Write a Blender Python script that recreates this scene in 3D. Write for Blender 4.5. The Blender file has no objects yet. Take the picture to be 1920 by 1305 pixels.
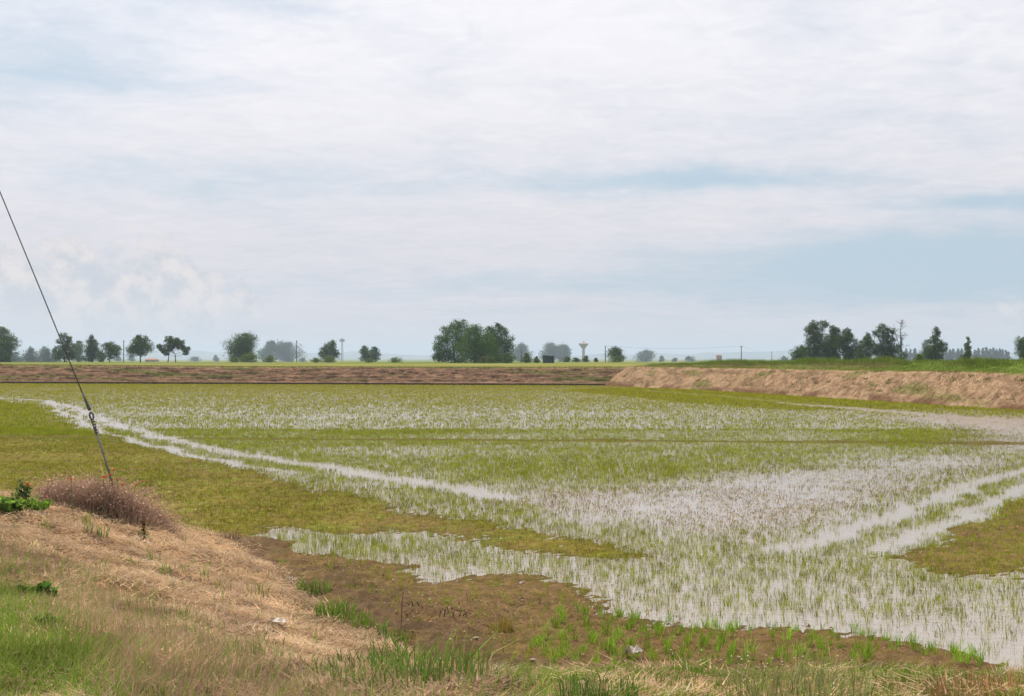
import bpy, math, random
import numpy as np
from mathutils import Vector

# ------------------------------------------------------------------ camera
S = bpy.context.scene
CAMZ, FPX, HOR = 3.6, 2667.0, 672.0          # eye height (m), focal length in photo pixels, horizon row
cam = bpy.data.objects.new('camera', bpy.data.cameras.new('camera'))
S.collection.objects.link(cam)
cam.location = (0, 0, CAMZ); cam.rotation_euler = (math.radians(90), 0, 0)
cam.data.sensor_width = 36; cam.data.lens = 36 * FPX / 1920
cam.data.shift_y = (HOR - 652.5) / 1920
cam.data.clip_start = 0.1; cam.data.clip_end = 40000
S.camera = cam

# ------------------------------------------------------------------ sun and sky
SUN_AZ, SUN_EL = math.radians(-28), math.radians(56)     # azimuth from +Y towards +X
sd = Vector((math.sin(SUN_AZ) * math.cos(SUN_EL), math.cos(SUN_AZ) * math.cos(SUN_EL), math.sin(SUN_EL)))
sun = bpy.data.objects.new('sun', bpy.data.lights.new('sun', 'SUN'))
S.collection.objects.link(sun)
sun.data.energy = 4.8; sun.data.angle = math.radians(2.5); sun.data.color = (1.0, .92, .80)
sun.rotation_euler = sd.to_track_quat('Z', 'Y').to_euler()
S.view_settings.view_transform = 'Standard'; S.view_settings.look = 'None'
S.view_settings.exposure = 0.0; S.view_settings.gamma = 1.0
S.cycles.use_denoising = True
S.cycles.max_bounces = 6; S.cycles.diffuse_bounces = 2; S.cycles.glossy_bounces = 3
S.cycles.volume_bounces = 0; S.cycles.transparent_max_bounces = 8

class NT:
    """small helper to write node graphs as expressions"""
    def __init__(s, tree): s.t = tree; s.n = tree.nodes; s.l = tree.links
    def node(s, typ, **kw):
        n = s.n.new(typ)
        for k, v in kw.items(): setattr(n, k, v)
        return n
    def put(s, sock, v):
        if isinstance(v, bpy.types.NodeSocket): s.l.new(v, sock)
        elif v is not None: sock.default_value = v
    def m(s, op, a, b=None, c=None, clamp=False):
        n = s.node('ShaderNodeMath', operation=op, use_clamp=clamp)
        for i, v in enumerate((a, b, c)): s.put(n.inputs[i], v)
        return n.outputs[0]
    def mix(s, f, a, b):
        n = s.node('ShaderNodeMix', data_type='RGBA')
        s.put(n.inputs[0], f)
        for i, v in ((6, a), (7, b)):
            s.put(n.inputs[i], (*v, 1) if isinstance(v, tuple) and len(v) == 3 else v)
        return n.outputs[2]
    def noise(s, vec, scale, detail=4, rough=.55, dist=0):
        n = s.node('ShaderNodeTexNoise')
        s.put(n.inputs['Vector'], vec); n.inputs['Scale'].default_value = scale
        n.inputs['Detail'].default_value = detail; n.inputs['Roughness'].default_value = rough
        n.inputs['Distortion'].default_value = dist
        return n.outputs['Fac']
    def vec(s, x, y, z):
        n = s.node('ShaderNodeCombineXYZ')
        for i, v in enumerate((x, y, z)): s.put(n.inputs[i], v)
        return n.outputs[0]
    def step(s, v, a, b, lo=0., hi=1.):
        n = s.node('ShaderNodeMapRange', interpolation_type='SMOOTHSTEP')
        s.put(n.inputs[0], v)
        for i, q in ((1, a), (2, b), (3, lo), (4, hi)): n.inputs[i].default_value = q
        return n.outputs[0]

def build_world():
    w = bpy.data.worlds.new('World'); S.world = w; w.use_nodes = True
    w.node_tree.nodes.clear(); g = NT(w.node_tree)
    sky = g.node('ShaderNodeTexSky', sky_type='NISHITA', sun_disc=False)
    sky.sun_elevation = SUN_EL; sky.sun_rotation = SUN_AZ
    sky.air_density = 1.0; sky.dust_density = 2.5; sky.ozone_density = 1.5
    tc = g.node('ShaderNodeTexCoord'); sp = g.node('ShaderNodeSeparateXYZ')
    g.l.new(tc.outputs['Generated'], sp.inputs[0]); x, y, z = sp.outputs
    az = g.m('ARCTAN2', x, y); el = g.m('ARCSINE', z)
    zp = g.m('ADD', g.m('MAXIMUM', z, 0.0), .10)
    P = g.vec(g.m('DIVIDE', x, zp), g.m('DIVIDE', y, zp), 0.0)          # the cloud sheet seen in perspective
    n1 = g.noise(P, .55, 7, .58, .3)
    n2 = g.noise(P, 2.6, 6, .60, .6); n3 = g.noise(P, 9.0, 5, .62, .8)
    A = g.vec(az, el, 0.0)
    wob = g.m('SUBTRACT', g.noise(A, 9, 5, .6), .5); wob2 = g.m('SUBTRACT', g.noise(A, 30, 4, .6), .5)
    elw = g.m('ADD', g.m('ADD', el, g.m('MULTIPLY', wob, .030)), g.m('MULTIPLY', wob2, .006))
    azw = g.m('ADD', az, g.m('MULTIPLY', wob, .12))
    def blob(a0, e0, sa, se, amp):
        a = g.m('DIVIDE', g.m('SUBTRACT', azw, a0), sa); e = g.m('DIVIDE', g.m('SUBTRACT', elw, e0), se)
        r = g.m('ADD', g.m('MULTIPLY', a, a), g.m('MULTIPLY', e, e))
        return g.m('MULTIPLY', g.m('EXPONENT', g.m('MULTIPLY', r, -1.0)), amp)
    gaps = None
    for b in ((.33, .060, .22, .027, .8), (-.02, .050, .16, .009, .30), (.11, .123, .13, .0085, .58),
              (.36, .104, .12, .006, .5), (-.31, .205, .12, .040, .30), (-.22, .117, .16, .016, .30),
              (-.15, .238, .06, .006, .26), (-.27, .187, .12, .006, .22)):
        q = blob(*b); gaps = q if gaps is None else g.m('ADD', gaps, q)
    cov = g.m('ADD', g.m('ADD', g.m('MULTIPLY', n1, 1.1), g.m('MULTIPLY', n2, .55)), g.m('MULTIPLY', g.m('SUBTRACT', n3, .5), .22))
    cov = g.m('SUBTRACT', g.m('ADD', cov, .05), gaps)
    cov = g.step(cov, .18, .95)
    # cloud brightness: thin bright veil, brighter where the sheet lies nearer the sun
    dt = g.node('ShaderNodeVectorMath', operation='DOT_PRODUCT')
    g.l.new(tc.outputs['Generated'], dt.inputs[0]); dt.inputs[1].default_value = sd
    glow = g.m('POWER', g.m('MAXIMUM', dt.outputs['Value'], 0.0), 3.0)
    tex = g.m('ADD', g.m('ADD', g.m('MULTIPLY', g.m('SUBTRACT', n2, .5), .11), g.m('MULTIPLY', g.m('SUBTRACT', n3, .5), .15)), g.m('MULTIPLY', g.m('SUBTRACT', n1, .5), .09))
    hi = g.step(el, .0, .26)
    base = g.mix(hi, (7.05, 6.82, 7.28), (9.0, 8.9, 9.4))
    br = g.m('ADD', g.m('ADD', 1.0, tex), g.m('MULTIPLY', glow, .12))
    sc = g.node('ShaderNodeVectorMath', operation='SCALE'); g.l.new(base, sc.inputs[0]); g.l.new(br, sc.inputs['Scale'])
    cloud = sc.outputs[0]
    # clear air: Nishita whitened by summer haze low down
    veil = g.step(el, .0, .30, .80, .55)
    clear = g.mix(veil, sky.outputs[0], (5.0, 6.55, 7.95))
    col = g.mix(cov, clear, cloud)
    # low haze bank over the plain
    low = g.step(el, .0, .042, .75, 0.0)
    col = g.mix(low, col, (6.85, 6.72, 7.1))
    # heaped cumulus far off, low over the left of the plain
    cn = g.noise(A, 20, 9, .60, .25); cn2 = g.noise(A, 62, 6, .6)
    def heap(a0, e0, sa, se):
        a = g.m('DIVIDE', g.m('SUBTRACT', az, a0), sa); e = g.m('DIVIDE', g.m('SUBTRACT', el, e0), se)
        return g.m('SUBTRACT', 1.0, g.m('SQRT', g.m('ADD', g.m('MULTIPLY', a, a), g.m('MULTIPLY', e, e))))
    hp = g.m('MAXIMUM', heap(-.275, .040, .115, .045), heap(.365, .022, .05, .018))
    hm = g.step(g.m('ADD', g.m('MULTIPLY', hp, .9), g.m('MULTIPLY', g.m('SUBTRACT', cn, .5), 2.2)), .08, .34)
    hl = g.step(g.m('ADD', cn2, g.m('MULTIPLY', g.m('SUBTRACT', cn, .5), .8)), .36, .66)
    hc = g.mix(hl, (6.0, 6.3, 6.9), (8.3, 7.75, 7.7))
    hm = g.m('MULTIPLY', hm, g.step(el, .004, .05, .15, .9))
    col = g.mix(hm, col, hc)
    bg = g.node('ShaderNodeBackground'); bg.inputs[1].default_value = 0.1; g.l.new(col, bg.inputs[0])
    out = g.node('ShaderNodeOutputWorld'); g.l.new(bg.outputs[0], out.inputs[0])
build_world()

# ------------------------------------------------------------------ helpers
rng = np.random.default_rng(11); random.seed(5)
COL = S.collection

def tag(o, label=None, cat=None, group=None, kind=None):
    for k, v in (('label', label), ('category', cat), ('group', group), ('kind', kind)):
        if v: o[k] = v
    return o

def empty(name, loc, label=None, cat=None, group=None):
    o = bpy.data.objects.new(name, None); COL.objects.link(o); o.location = loc; o.empty_display_size = .2
    return tag(o, label, cat, group)

def mesh_data(name, V, F, cols=None, mat=None, smooth=False):
    """F: (n,3) or (n,4) index array"""
    V = np.asarray(V, np.float32); F = np.asarray(F, np.int32); k = F.shape[1]; n = len(F)
    me = bpy.data.meshes.new(name)
    me.vertices.add(len(V)); me.vertices.foreach_set('co', V.ravel())
    me.loops.add(n * k); me.loops.foreach_set('vertex_index', F.ravel())
    me.polygons.add(n); me.polygons.foreach_set('loop_start', np.arange(0, n * k, k, dtype=np.int32))
    me.polygons.foreach_set('loop_total', np.full(n, k, np.int32))
    if smooth: me.polygons.foreach_set('use_smooth', np.ones(n, bool))
    me.update(calc_edges=True)
    if cols is not None:
        a = me.color_attributes.new('tint', 'FLOAT_COLOR', 'POINT')
        c = np.ones((len(V), 4), np.float32); c[:, :3] = cols; a.data.foreach_set('color', c.ravel())
    if mat: me.materials.append(mat)
    return me

def obj(name, me, parent=None, loc=None):
    o = bpy.data.objects.new(name, me); COL.objects.link(o); o.parent = parent
    if loc is not None: o.location = loc
    return o

def join(parts):
    """parts: list of (V,F,cols) with equal face size"""
    Vs, Fs, Cs, k = [], [], [], 0
    for V, F, C in parts:
        Vs.append(V); Fs.append(np.asarray(F) + k); k += len(V)
        Cs.append(np.broadcast_to(np.asarray(C, float), (len(V), 3)))
    return np.concatenate(Vs), np.concatenate(Fs), np.concatenate(Cs)

def _h(ix, iy, s):
    h = (ix * 374761393 + iy * 668265263 + s * 974634777) & 0xffffffff
    h = ((h ^ (h >> 13)) * 1274126177) & 0xffffffff
    return ((h ^ (h >> 16)) & 0xffff) / 65535.0
def vnoise(x, y, s=0):
    x = np.asarray(x, float); y = np.asarray(y, float)
    ix = np.floor(x).astype(np.int64); iy = np.floor(y).astype(np.int64); fx = x - ix; fy = y - iy
    fx = fx * fx * (3 - 2 * fx); fy = fy * fy * (3 - 2 * fy)
    a = _h(ix, iy, s); b = _h(ix + 1, iy, s); c = _h(ix, iy + 1, s); d = _h(ix + 1, iy + 1, s)
    return a + (b - a) * fx + (c - a) * fy + (a - b - c + d) * fx * fy
def fbm(x, y, oct=4, s=0):
    v = 0; a = .5; t = 0
    for o in range(oct):
        v = v + a * vnoise(np.asarray(x) * 2 ** o, np.asarray(y) * 2 ** o, s + o * 17); t += a; a *= .5
    return v / t
def sstep(v, a, b):
    t = np.clip((v - a) / (b - a), 0, 1); return t * t * (3 - 2 * t)

def at(px, py, z=0.0):
    """point of the ground plane of height z that the photo shows at this pixel"""
    D = (CAMZ - z) * FPX / (py - HOR); return ((px - 960) / FPX * D, D)
def line_pts(pts, z=0.0): return np.array([at(a, b, z) for a, b in pts])
def seg_dist(X, Y, L):
    best = np.full(np.shape(X), 1e9)
    for (x0, y0), (x1, y1) in zip(L[:-1], L[1:]):
        dx, dy = x1 - x0, y1 - y0; t = np.clip(((X - x0) * dx + (Y - y0) * dy) / (dx * dx + dy * dy), 0, 1)
        best = np.minimum(best, np.hypot(X - x0 - t * dx, Y - y0 - t * dy))
    return best
def poly_sd(X, Y, L):
    """signed distance, positive inside"""
    d = seg_dist(X, Y, np.vstack([L, L[:1]])); ins = np.zeros(np.shape(X), bool)
    n = len(L)
    for i in range(n):
        x0, y0 = L[i]; x1, y1 = L[(i + 1) % n]
        if y0 == y1: continue
        c = ((y0 > Y) != (y1 > Y)) & (X < (x1 - x0) * (Y - y0) / (y1 - y0) + x0); ins ^= c
    return np.where(ins, d, -d)

# ------------------------------------------------------------------ materials
def new_mat(name):
    m = bpy.data.materials.new(name); m.use_nodes = True; m.node_tree.nodes.clear()
    g = NT(m.node_tree); out = g.node('ShaderNodeOutputMaterial'); return m, g, out

def leaf_mat(name, transl=.35, vary=.25, up=0):
    m, g, out = new_mat(name)
    at_ = g.node('ShaderNodeAttribute', attribute_name='tint'); tc = g.node('ShaderNodeNewGeometry')
    n = g.noise(tc.outputs['Position'], 1.3, 3)
    hs = g.node('ShaderNodeHueSaturation'); g.l.new(at_.outputs['Color'], hs.inputs['Color'])
    g.l.new(g.step(n, .3, .7, 1 - vary, 1 + vary), hs.inputs['Value'])
    d = g.node('ShaderNodeBsdfDiffuse'); t = g.node('ShaderNodeBsdfTranslucent')
    if up:
        a1 = g.node('ShaderNodeVectorMath', operation='SCALE'); g.l.new(tc.outputs['Normal'], a1.inputs[0]); a1.inputs['Scale'].default_value = 1 - up
        a2 = g.node('ShaderNodeVectorMath', operation='ADD'); g.l.new(a1.outputs[0], a2.inputs[0]); a2.inputs[1].default_value = (0, 0, up)
        a3 = g.node('ShaderNodeVectorMath', operation='NORMALIZE'); g.l.new(a2.outputs[0], a3.inputs[0]); g.l.new(a3.outputs[0], d.inputs['Normal'])
    g.l.new(hs.outputs[0], d.inputs[0]); g.l.new(hs.outputs[0], t.inputs[0])
    mx = g.node('ShaderNodeMixShader'); mx.inputs[0].default_value = transl
    g.l.new(d.outputs[0], mx.inputs[1]); g.l.new(t.outputs[0], mx.inputs[2]); g.l.new(mx.outputs[0], out.inputs[0])
    return m
def solid_mat(name, col, rough=.8, metal=0, vary=.25, scale=6):
    m, g, out = new_mat(name)
    tc = g.node('ShaderNodeTexCoord'); n = g.noise(tc.outputs['Object'], scale, 5)
    c2 = tuple(c * (1 - vary) for c in col); c1 = tuple(min(1, c * (1 + vary)) for c in col)
    p = g.node('ShaderNodeBsdfPrincipled'); g.l.new(g.mix(g.step(n, .3, .7), c2, c1), p.inputs['Base Color'])
    p.inputs['Roughness'].default_value = rough; p.inputs['Metallic'].default_value = metal
    b = g.node('ShaderNodeBump'); b.inputs['Strength'].default_value = .3; g.l.new(n, b.inputs['Height']); g.l.new(b.outputs[0], p.inputs['Normal'])
    g.l.new(p.outputs[0], out.inputs[0]); return m
def earth_mat(name, scale=4., bump=.5, rough=.9, vary=.35, sheen=0.0, dist=.05):
    """vertex tint (the soil's own colours) broken up by grain"""
    m, g, out = new_mat(name)
    a = g.node('ShaderNodeAttribute', attribute_name='tint'); tc = g.node('ShaderNodeNewGeometry')
    n = g.noise(tc.outputs['Position'], scale, 8, .65); n2 = g.noise(tc.outputs['Position'], scale * 7, 4, .6)
    hs = g.node('ShaderNodeHueSaturation'); g.l.new(a.outputs['Color'], hs.inputs['Color'])
    s = g.m('ADD', g.m('MULTIPLY', n, .6), g.m('MULTIPLY', n2, .4))
    g.l.new(g.step(s, .32, .68, 1 - vary, 1 + vary), hs.inputs['Value'])
    p = g.node('ShaderNodeBsdfPrincipled'); g.l.new(hs.outputs[0], p.inputs['Base Color'])
    p.inputs['Roughness'].default_value = rough; p.inputs['Specular IOR Level'].default_value = sheen
    b = g.node('ShaderNodeBump'); b.inputs['Strength'].default_value = bump; b.inputs['Distance'].default_value = dist
    g.l.new(s, b.inputs['Height']); g.l.new(b.outputs[0], p.inputs['Normal']); g.l.new(p.outputs[0], out.inputs[0])
    return m
GRASS = leaf_mat('grass_blades', .28, .25, .62); LEAF = leaf_mat('tree_leaves', .36, .4)
BARK = solid_mat('bark', (.09, .075, .06), .95)
MUD = earth_mat('mud', 3.5, .9, .85, .42, .04, .05)
SOIL = earth_mat('bank_soil', 2.2, .8, .95, .4, 0, .12)
PLAIN = earth_mat('plain_soil', .02, .2, 1, .25)
STEEL = solid_mat('galvanised_steel', (.10, .10, .105), .55, .6)
WOOD = solid_mat('weathered_wood', (.13, .11, .10), .9)
CONC = solid_mat('concrete', (.36, .34, .35), .9, 0, .12, .3)

def water_mat():
    m, g, out = new_mat('paddy_water')
    tc = g.node('ShaderNodeNewGeometry')
    p = g.node('ShaderNodeBsdfPrincipled'); p.inputs['Base Color'].default_value = (.275, .225, .18, 1)
    p.inputs['Roughness'].default_value = .13; p.inputs['IOR'].default_value = 1.75
    n = g.noise(tc.outputs['Position'], 5.0, 4, .6)
    b = g.node('ShaderNodeBump'); b.inputs['Strength'].default_value = .4; b.inputs['Distance'].default_value = .04
    g.l.new(n, b.inputs['Height']); g.l.new(b.outputs[0], p.inputs['Normal']); g.l.new(p.outputs[0], out.inputs[0])
    return m
WATER = water_mat()

# ------------------------------------------------------------------ ground layout (metres, z = 0 is the water)
FAR = line_pts([(-700, 717.5), (0, 719), (600, 721), (1132, 723)])              # foot of the far bank
RGT = line_pts([(1132, 723), (1500, 744), (1920, 770), (2500, 806)])             # foot of the right bank
BASIN = np.vstack([FAR, RGT[1:], [[42, 5], [-140, 5]]])
TOE = np.array([(-45, 37), (-16, 31.6), (-10.5, 30.2), (-7.6, 29.8), (-5.6, 28.6), at(490, 1016), at(560, 1082), at(700, 1172),
                at(850, 1262), (0.1, 15.4), (1.5, 15.45), (3.0, 15.5), (6.0, 15.35), (30, 15.0)])   # foot of the near dyke
DYKE = np.vstack([TOE, [[30, -60], [-60, -60]]])
def dyke_d(X, Y): return poly_sd(X, Y, DYKE) + (fbm(X * .9, Y * .9, 3, 41) - .5) * .7
def dyke_z(X, Y):
    d = dyke_d(X, Y)
    z = 1.26 * (.55 * sstep(d, -.3, 5.4) + .45 * np.clip((d + .3) / 5.4, 0, 1)) + .055 * np.clip(d - 4.6, 0, 20)
    r = sstep(d, 0, .8)
    return np.where(d > -.3, z + r * (.20 * (fbm(X * 1.3, Y * 1.3, 4, 3) - .5) + .09 * (fbm(X * 6, Y * 6, 3, 9) - .5)), -.25) - .02
def on_dyke(px, py):
    D = np.arange(6, 60, .04); X = (px - 960) / FPX * D; zr = CAMZ - (py - HOR) / FPX * D
    k = int(np.argmax(zr <= dyke_z(X, D))); return float(X[k]), float(D[k]), float(zr[k])

def plain_z(Y):
    return 2.3 - 4.3 * sstep(Y, 520, 1500)

def build_ground():
    R = np.concatenate([[0], np.geomspace(8, 80, 12)[:-1], np.linspace(80, 270, 64)[:-1], np.geomspace(270, 17000, 48)]); nr = len(R) - 1; T = np.linspace(0, 2 * np.pi, 361)
    r, t = np.meshgrid(R, T, indexing='ij'); X = r * np.sin(t); Y = r * np.cos(t)
    sdb = poly_sd(X, Y, BASIN)
    Z = np.where((sdb > -11), -.7, plain_z(np.hypot(X, Y)) - .05)
    Z = np.where((Y < 60) & (sdb <= -11), -.7, Z)
    n = fbm(X * .004, Y * .004, 3, 5); n2 = fbm(X * .03, Y * .012, 3, 8)
    a = np.array([.20, .19, .055]); b = np.array([.13, .17, .04]); c = np.array([.28, .22, .12])
    col = a + (b - a) * sstep(n, .4, .6)[..., None] + (c - a) * sstep(n2, .55, .75)[..., None] * .6
    k = 361; q = (np.arange(nr)[:, None] * k + np.arange(360)[None]).ravel()
    F = np.stack([q, q + 1, q + k + 1, q + k], 1)
    o = obj('ground', mesh_data('ground', np.stack([X, Y, Z], -1).reshape(-1, 3), F[:, ::-1], col.reshape(-1, 3), PLAIN)); tag(o, kind='structure')
build_ground()

# --- paddy: mud relief, with the water lying in it
R_NEAR = line_pts([(430, 1012), (540, 1024), (640, 1052), (840, 1078), (990, 1070), (1100, 1102), (1200, 1140), (1340, 1166), (1500, 1166),
                   (1650, 1186), (1790, 1216), (1870, 1256), (1925, 1300), (1990, 1420), (700, 1420), (480, 1040)])
R_LEFT = line_pts([(-500, 818), (0, 822), (230, 824), (330, 848), (460, 880), (620, 915), (820, 962), (960, 988), (1080, 1002), (1190, 1024), (1260, 1046),
                   (1150, 1056), (1010, 1042), (860, 1012), (700, 994), (520, 996), (430, 1030), (200, 1040), (-500, 1000)])
R_RIGHT = line_pts([(1660, 1048), (1745, 1002), (1840, 956), (1925, 920), (2100, 860), (2300, 1000), (1925, 1090), (1800, 1076), (1720, 1058)])
R_SHORE = line_pts([(1132, 724), (1500, 747), (1930, 776), (2300, 800), (2300, 790), (1920, 768), (1500, 743), (1132, 722)])
RIDGE = line_pts([(-600, 816), (0, 820), (600, 824), (1250, 827), (1920, 832), (2500, 836)])
T1A = line_pts([(-300, 741), (0, 746), (90, 752), (140, 765), (180, 783), (240, 803), (310, 821), (420, 847), (560, 868), (700, 890), (860, 915), (930, 933)])
T1B = line_pts([(90, 753), (112, 770), (150, 790), (195, 810), (260, 828), (340, 850), (440, 870), (560, 888)])
T2A = line_pts([(2100, 830), (1920, 881), (1840, 906), (1760, 934), (1650, 974), (1580, 1000), (1480, 1030)])
T2B = line_pts([(2100, 860), (1925, 911), (1870, 938), (1800, 974), (1700, 1003), (1640, 1032)])
T3 = line_pts([(1190, 733), (1330, 744), (1480, 757), (1600, 766), (1750, 778), (1920, 792), (2200, 815)])
G_MID = line_pts([(1060, 1000), (1250, 1005), (1430, 1020), (1700, 1010), (1750, 1040), (1690, 1075), (1500, 1085), (1300, 1060), (1150, 1050)])
G_FRINGE = line_pts([(330, 852), (560, 892), (760, 920), (900, 945), (1060, 985), (1200, 1020), (1060, 1008), (880, 970), (640, 915), (420, 868)])
G_FRINGE2 = line_pts([(1930, 890), (1800, 925), (1640, 985), (1560, 1010), (1650, 1015), (1790, 968), (1930, 905)])
G_BAND = line_pts([(850, 838), (1300, 836), (1560, 842), (1420, 880), (1250, 905), (1050, 890), (800, 868)])
G_UPL = line_pts([(-500, 749), (0, 751), (85, 758), (110, 778), (160, 804), (230, 823), (0, 820), (-500, 815)])
W_RIGHT = line_pts([(1640, 785), (1780, 778), (2300, 800), (2300, 850), (1760, 850), (1560, 870), (1300, 890), (1180, 915), (900, 925), (1000, 960), (1250, 995), (1500, 1000), (1700, 940), (1900, 870), (1800, 830), (1790, 800)])
def wobble(X, Y):
    k = Y / 30
    return X + (fbm(X * .8, Y * .5, 3, 21) - .5) * 1.1 * k ** .3, Y + (fbm(X * .6, Y * .4, 3, 22) - .5) * 3.0 * k ** .8
def mud_height(X, Y):
    x, y = wobble(X, Y)
    w = .40 + .025 * Y
    near = sstep(poly_sd(x, y, R_NEAR), -w, w); left = sstep(poly_sd(x, y, R_LEFT), -w, w); right = sstep(poly_sd(x, y, R_RIGHT), -w, w)
    shore = sstep(poly_sd(x, y, R_SHORE), -.8, .8)
    d = poly_sd(X, Y, DYKE)
    n = fbm(X * 1.1, Y * 1.1, 4, 31) - .5; nf = fbm(X * 6, Y * 6, 3, 33) - .5; nc = fbm(X * 14, Y * 14, 2, 35) - .5
    H = -.055 + .040 * n + .050 * nf + .040 * nc + .17 * sstep(Y, 85, 125) * sstep(-seg_dist(X, Y, T3), -9, -4)
    H = H + .12 * sstep(poly_sd(x, y, G_UPL), -.5, 2)
    mudm = np.maximum.reduce([near, left, right, shore])
    H = H + mudm * (.085 + .03 * nc)
    # clods and wheel ruts at the foot of the dyke
    toe = sstep(d, -2.2, -.2) * near
    H = H + toe * (.05 + .20 * (fbm(X * 3.2, Y * 3.2, 4, 37) - .45) + .06 * nc)
    H = H + .11 * np.exp(-(seg_dist(X, Y, RIDGE) / .85) ** 2) * (.6 + .8 * fbm(X * .25, Y * .25, 2, 38))
    for T, wd in ((T1A, .55), (T1B, .36), (T2A, .42), (T2B, .34), (T3, 1.1)):
        H = H - .10 * np.exp(-(seg_dist(x, Y, T) / wd) ** 2)
    return H, near, left, right, toe, mudm

def build_paddy():
    ny, nx = 560, 430
    D = np.geomspace(12.5, 206, ny); u = np.linspace(-.47, .47, nx)
    Y = np.repeat(D[:, None], nx, 1); X = u[None] * (D[:, None] + 3)
    H, near, left, right, toe, mudm = mud_height(X, Y)
    brown = np.array([.128, .078, .034]); olive = np.array([.155, .122, .022]); dark = np.array([.085, .053, .030]); moss = np.array([.135, .155, .022])
    k = sstep(fbm(X * .5, Y * .35, 4, 51), .38, .62)
    col = brown * np.ones(X.shape + (1,))
    col = col + (olive - brown) * np.clip(left * (.55 + .45 * k) + near * .12 * k + right * .40 * k, 0, 1)[..., None]
    col = col + (moss - col) * (np.clip(left * 1.0 + near * .10 + right * .35, 0, 1) * sstep(fbm(X * 1.7, Y * 1.2, 4, 52), .52, .72) * .7)[..., None]
    col = col + (dark - col) * np.clip(toe * .8 * sstep(fbm(X * 1.5, Y * 1.5, 3, 54), .35, .6), 0, 1)[..., None]
    col = col * (1 - .34 * (1 - sstep(H, .0, .022)) * (Y < 60))[..., None]          # mud still wet beside the water
    col = col + (np.array([.125, .135, .02]) - col) * (sstep(Y, 80, 115) * .85)[..., None]
    col = col + (np.array([.125, .125, .02]) - col) * (sstep(poly_sd(X, Y, G_UPL), -.5, 2) * .8)[..., None]
    col = col + (np.array([.105, .085, .026]) - col) * np.exp(-(seg_dist(X, Y, RIDGE) / .9) ** 2)[..., None]
    i = (np.arange(ny - 1)[:, None] * nx + np.arange(nx - 1)[None]).ravel()
    F = np.stack([i, i + 1, i + nx + 1, i + nx], 1)
    tag(obj('field', mesh_data('field', np.stack([X, Y, H], -1).reshape(-1, 3), F, col.reshape(-1, 3), MUD, True)), kind='structure')
    L = np.vstack([FAR + [[0, 2.0]], [[RGT[0][0] + 2, RGT[0][1]]], RGT[1:] + [[2.0, 0]], [[42, 5], [-140, 5]]])
    me = bpy.data.meshes.new('water'); me.from_pydata([(x, y, 0) for x, y in L], [], [list(range(len(L)))[::-1]]); me.materials.append(WATER)
    me.update(); o = obj('water', me); tag(o, kind='structure')
    if me.polygons[0].normal.z < 0: me.flip_normals()
build_paddy()

# --- banks
def bank_strip(name, L, prof, n_along, seed, colf, n_cross=44, side=1):
    """L foot line, prof(s, t)->(offset, z) across; offset goes away from the field"""
    seg = np.hypot(*np.diff(L, axis=0).T); cum = np.concatenate([[0], np.cumsum(seg)])
    s = np.linspace(0, cum[-1], n_along); bx = np.interp(s, cum, L[:, 0]); by = np.interp(s, cum, L[:, 1])
    tx = np.gradient(bx); ty = np.gradient(by); l = np.hypot(tx, ty); nx_, ny_ = -ty / l * side, tx / l * side
    c = np.linspace(0, 1, n_cross); Sg, Cg = np.meshgrid(s, c, indexing='ij')
    off, z, slope = prof(Sg, Cg)
    X = bx[:, None] + nx_[:, None] * off; Y = by[:, None] + ny_[:, None] * off
    col = colf(Sg, Cg, off, z)
    i = (np.arange(n_along - 1)[:, None] * n_cross + np.arange(n_cross - 1)[None]).ravel()
    F = np.stack([i, i + n_cross, i + n_cross + 1, i + 1], 1)
    V = np.stack([X, Y, z], -1)
    o = obj(name, mesh_data(name, V.reshape(-1, 3), F if side < 0 else F[:, ::-1], col.reshape(-1, 3), SOIL, False))
    return o, V, col

CP = np.array([0, .03, .55, .66, .80, 1.0])
def far_prof(S_, C):
    off = np.interp(C, CP, [0, .06, 4.6, 6.0, 11, 24]); top = 2.35 + .45 * sstep(-S_, -110, -20)
    f = np.interp(C, CP, [-.2, .09, .93, 1.0, 1.0, .93])
    m = sstep(C, .03, .12) * (1 - sstep(C, .6, .75))
    rid = fbm(S_ * .12, C * 26, 3, 61) - .5; lump = fbm(S_ * .9, C * 22, 4, 62) - .5
    z = top * f + m * (.20 * rid + .34 * lump); off = off - m * (.25 * rid + .55 * lump)
    return off, z, m
def far_col(S_, C, off, z):
    e = np.array([.21, .130, .085]); d = np.array([.17, .108, .074]); tan = np.array([.32, .205, .125]); gr = np.array([.115, .135, .035]); yl = np.array([.27, .245, .09])
    n = fbm(S_ * .5, C * 24, 4, 63); g = fbm(S_ * .12, C * 9, 4, 64)
    col = e + (d - e) * sstep(n, .5, .68)[..., None] + (tan - e) * (sstep(fbm(S_ * .6, C * 22, 4, 65), .45, .7) * .7)[..., None]
    col = col + (gr - col) * (sstep(g, .56, .68) * .75)[..., None]
    lower = sstep(-C, -.22, -.08); col = col + (tan * .8 - col) * (lower * .5)[..., None]
    col = np.where((C < .035)[..., None], np.array([.055, .04, .028]), col)
    t = sstep(C, .575, .615); strip = sstep(fbm(S_ * .05, C * 30, 3, 66), .35, .6)
    topc = gr * 1.15 + (yl - gr * 1.15) * strip[..., None]
    return col + (topc - col) * t[..., None]
fb, FV, FC = bank_strip('far_bank', np.vstack([FAR, [[FAR[-1][0] + 32, FAR[-1][1] - 3.5]]]), far_prof, 760, 1, far_col, 60); tag(fb, kind='structure')

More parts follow.
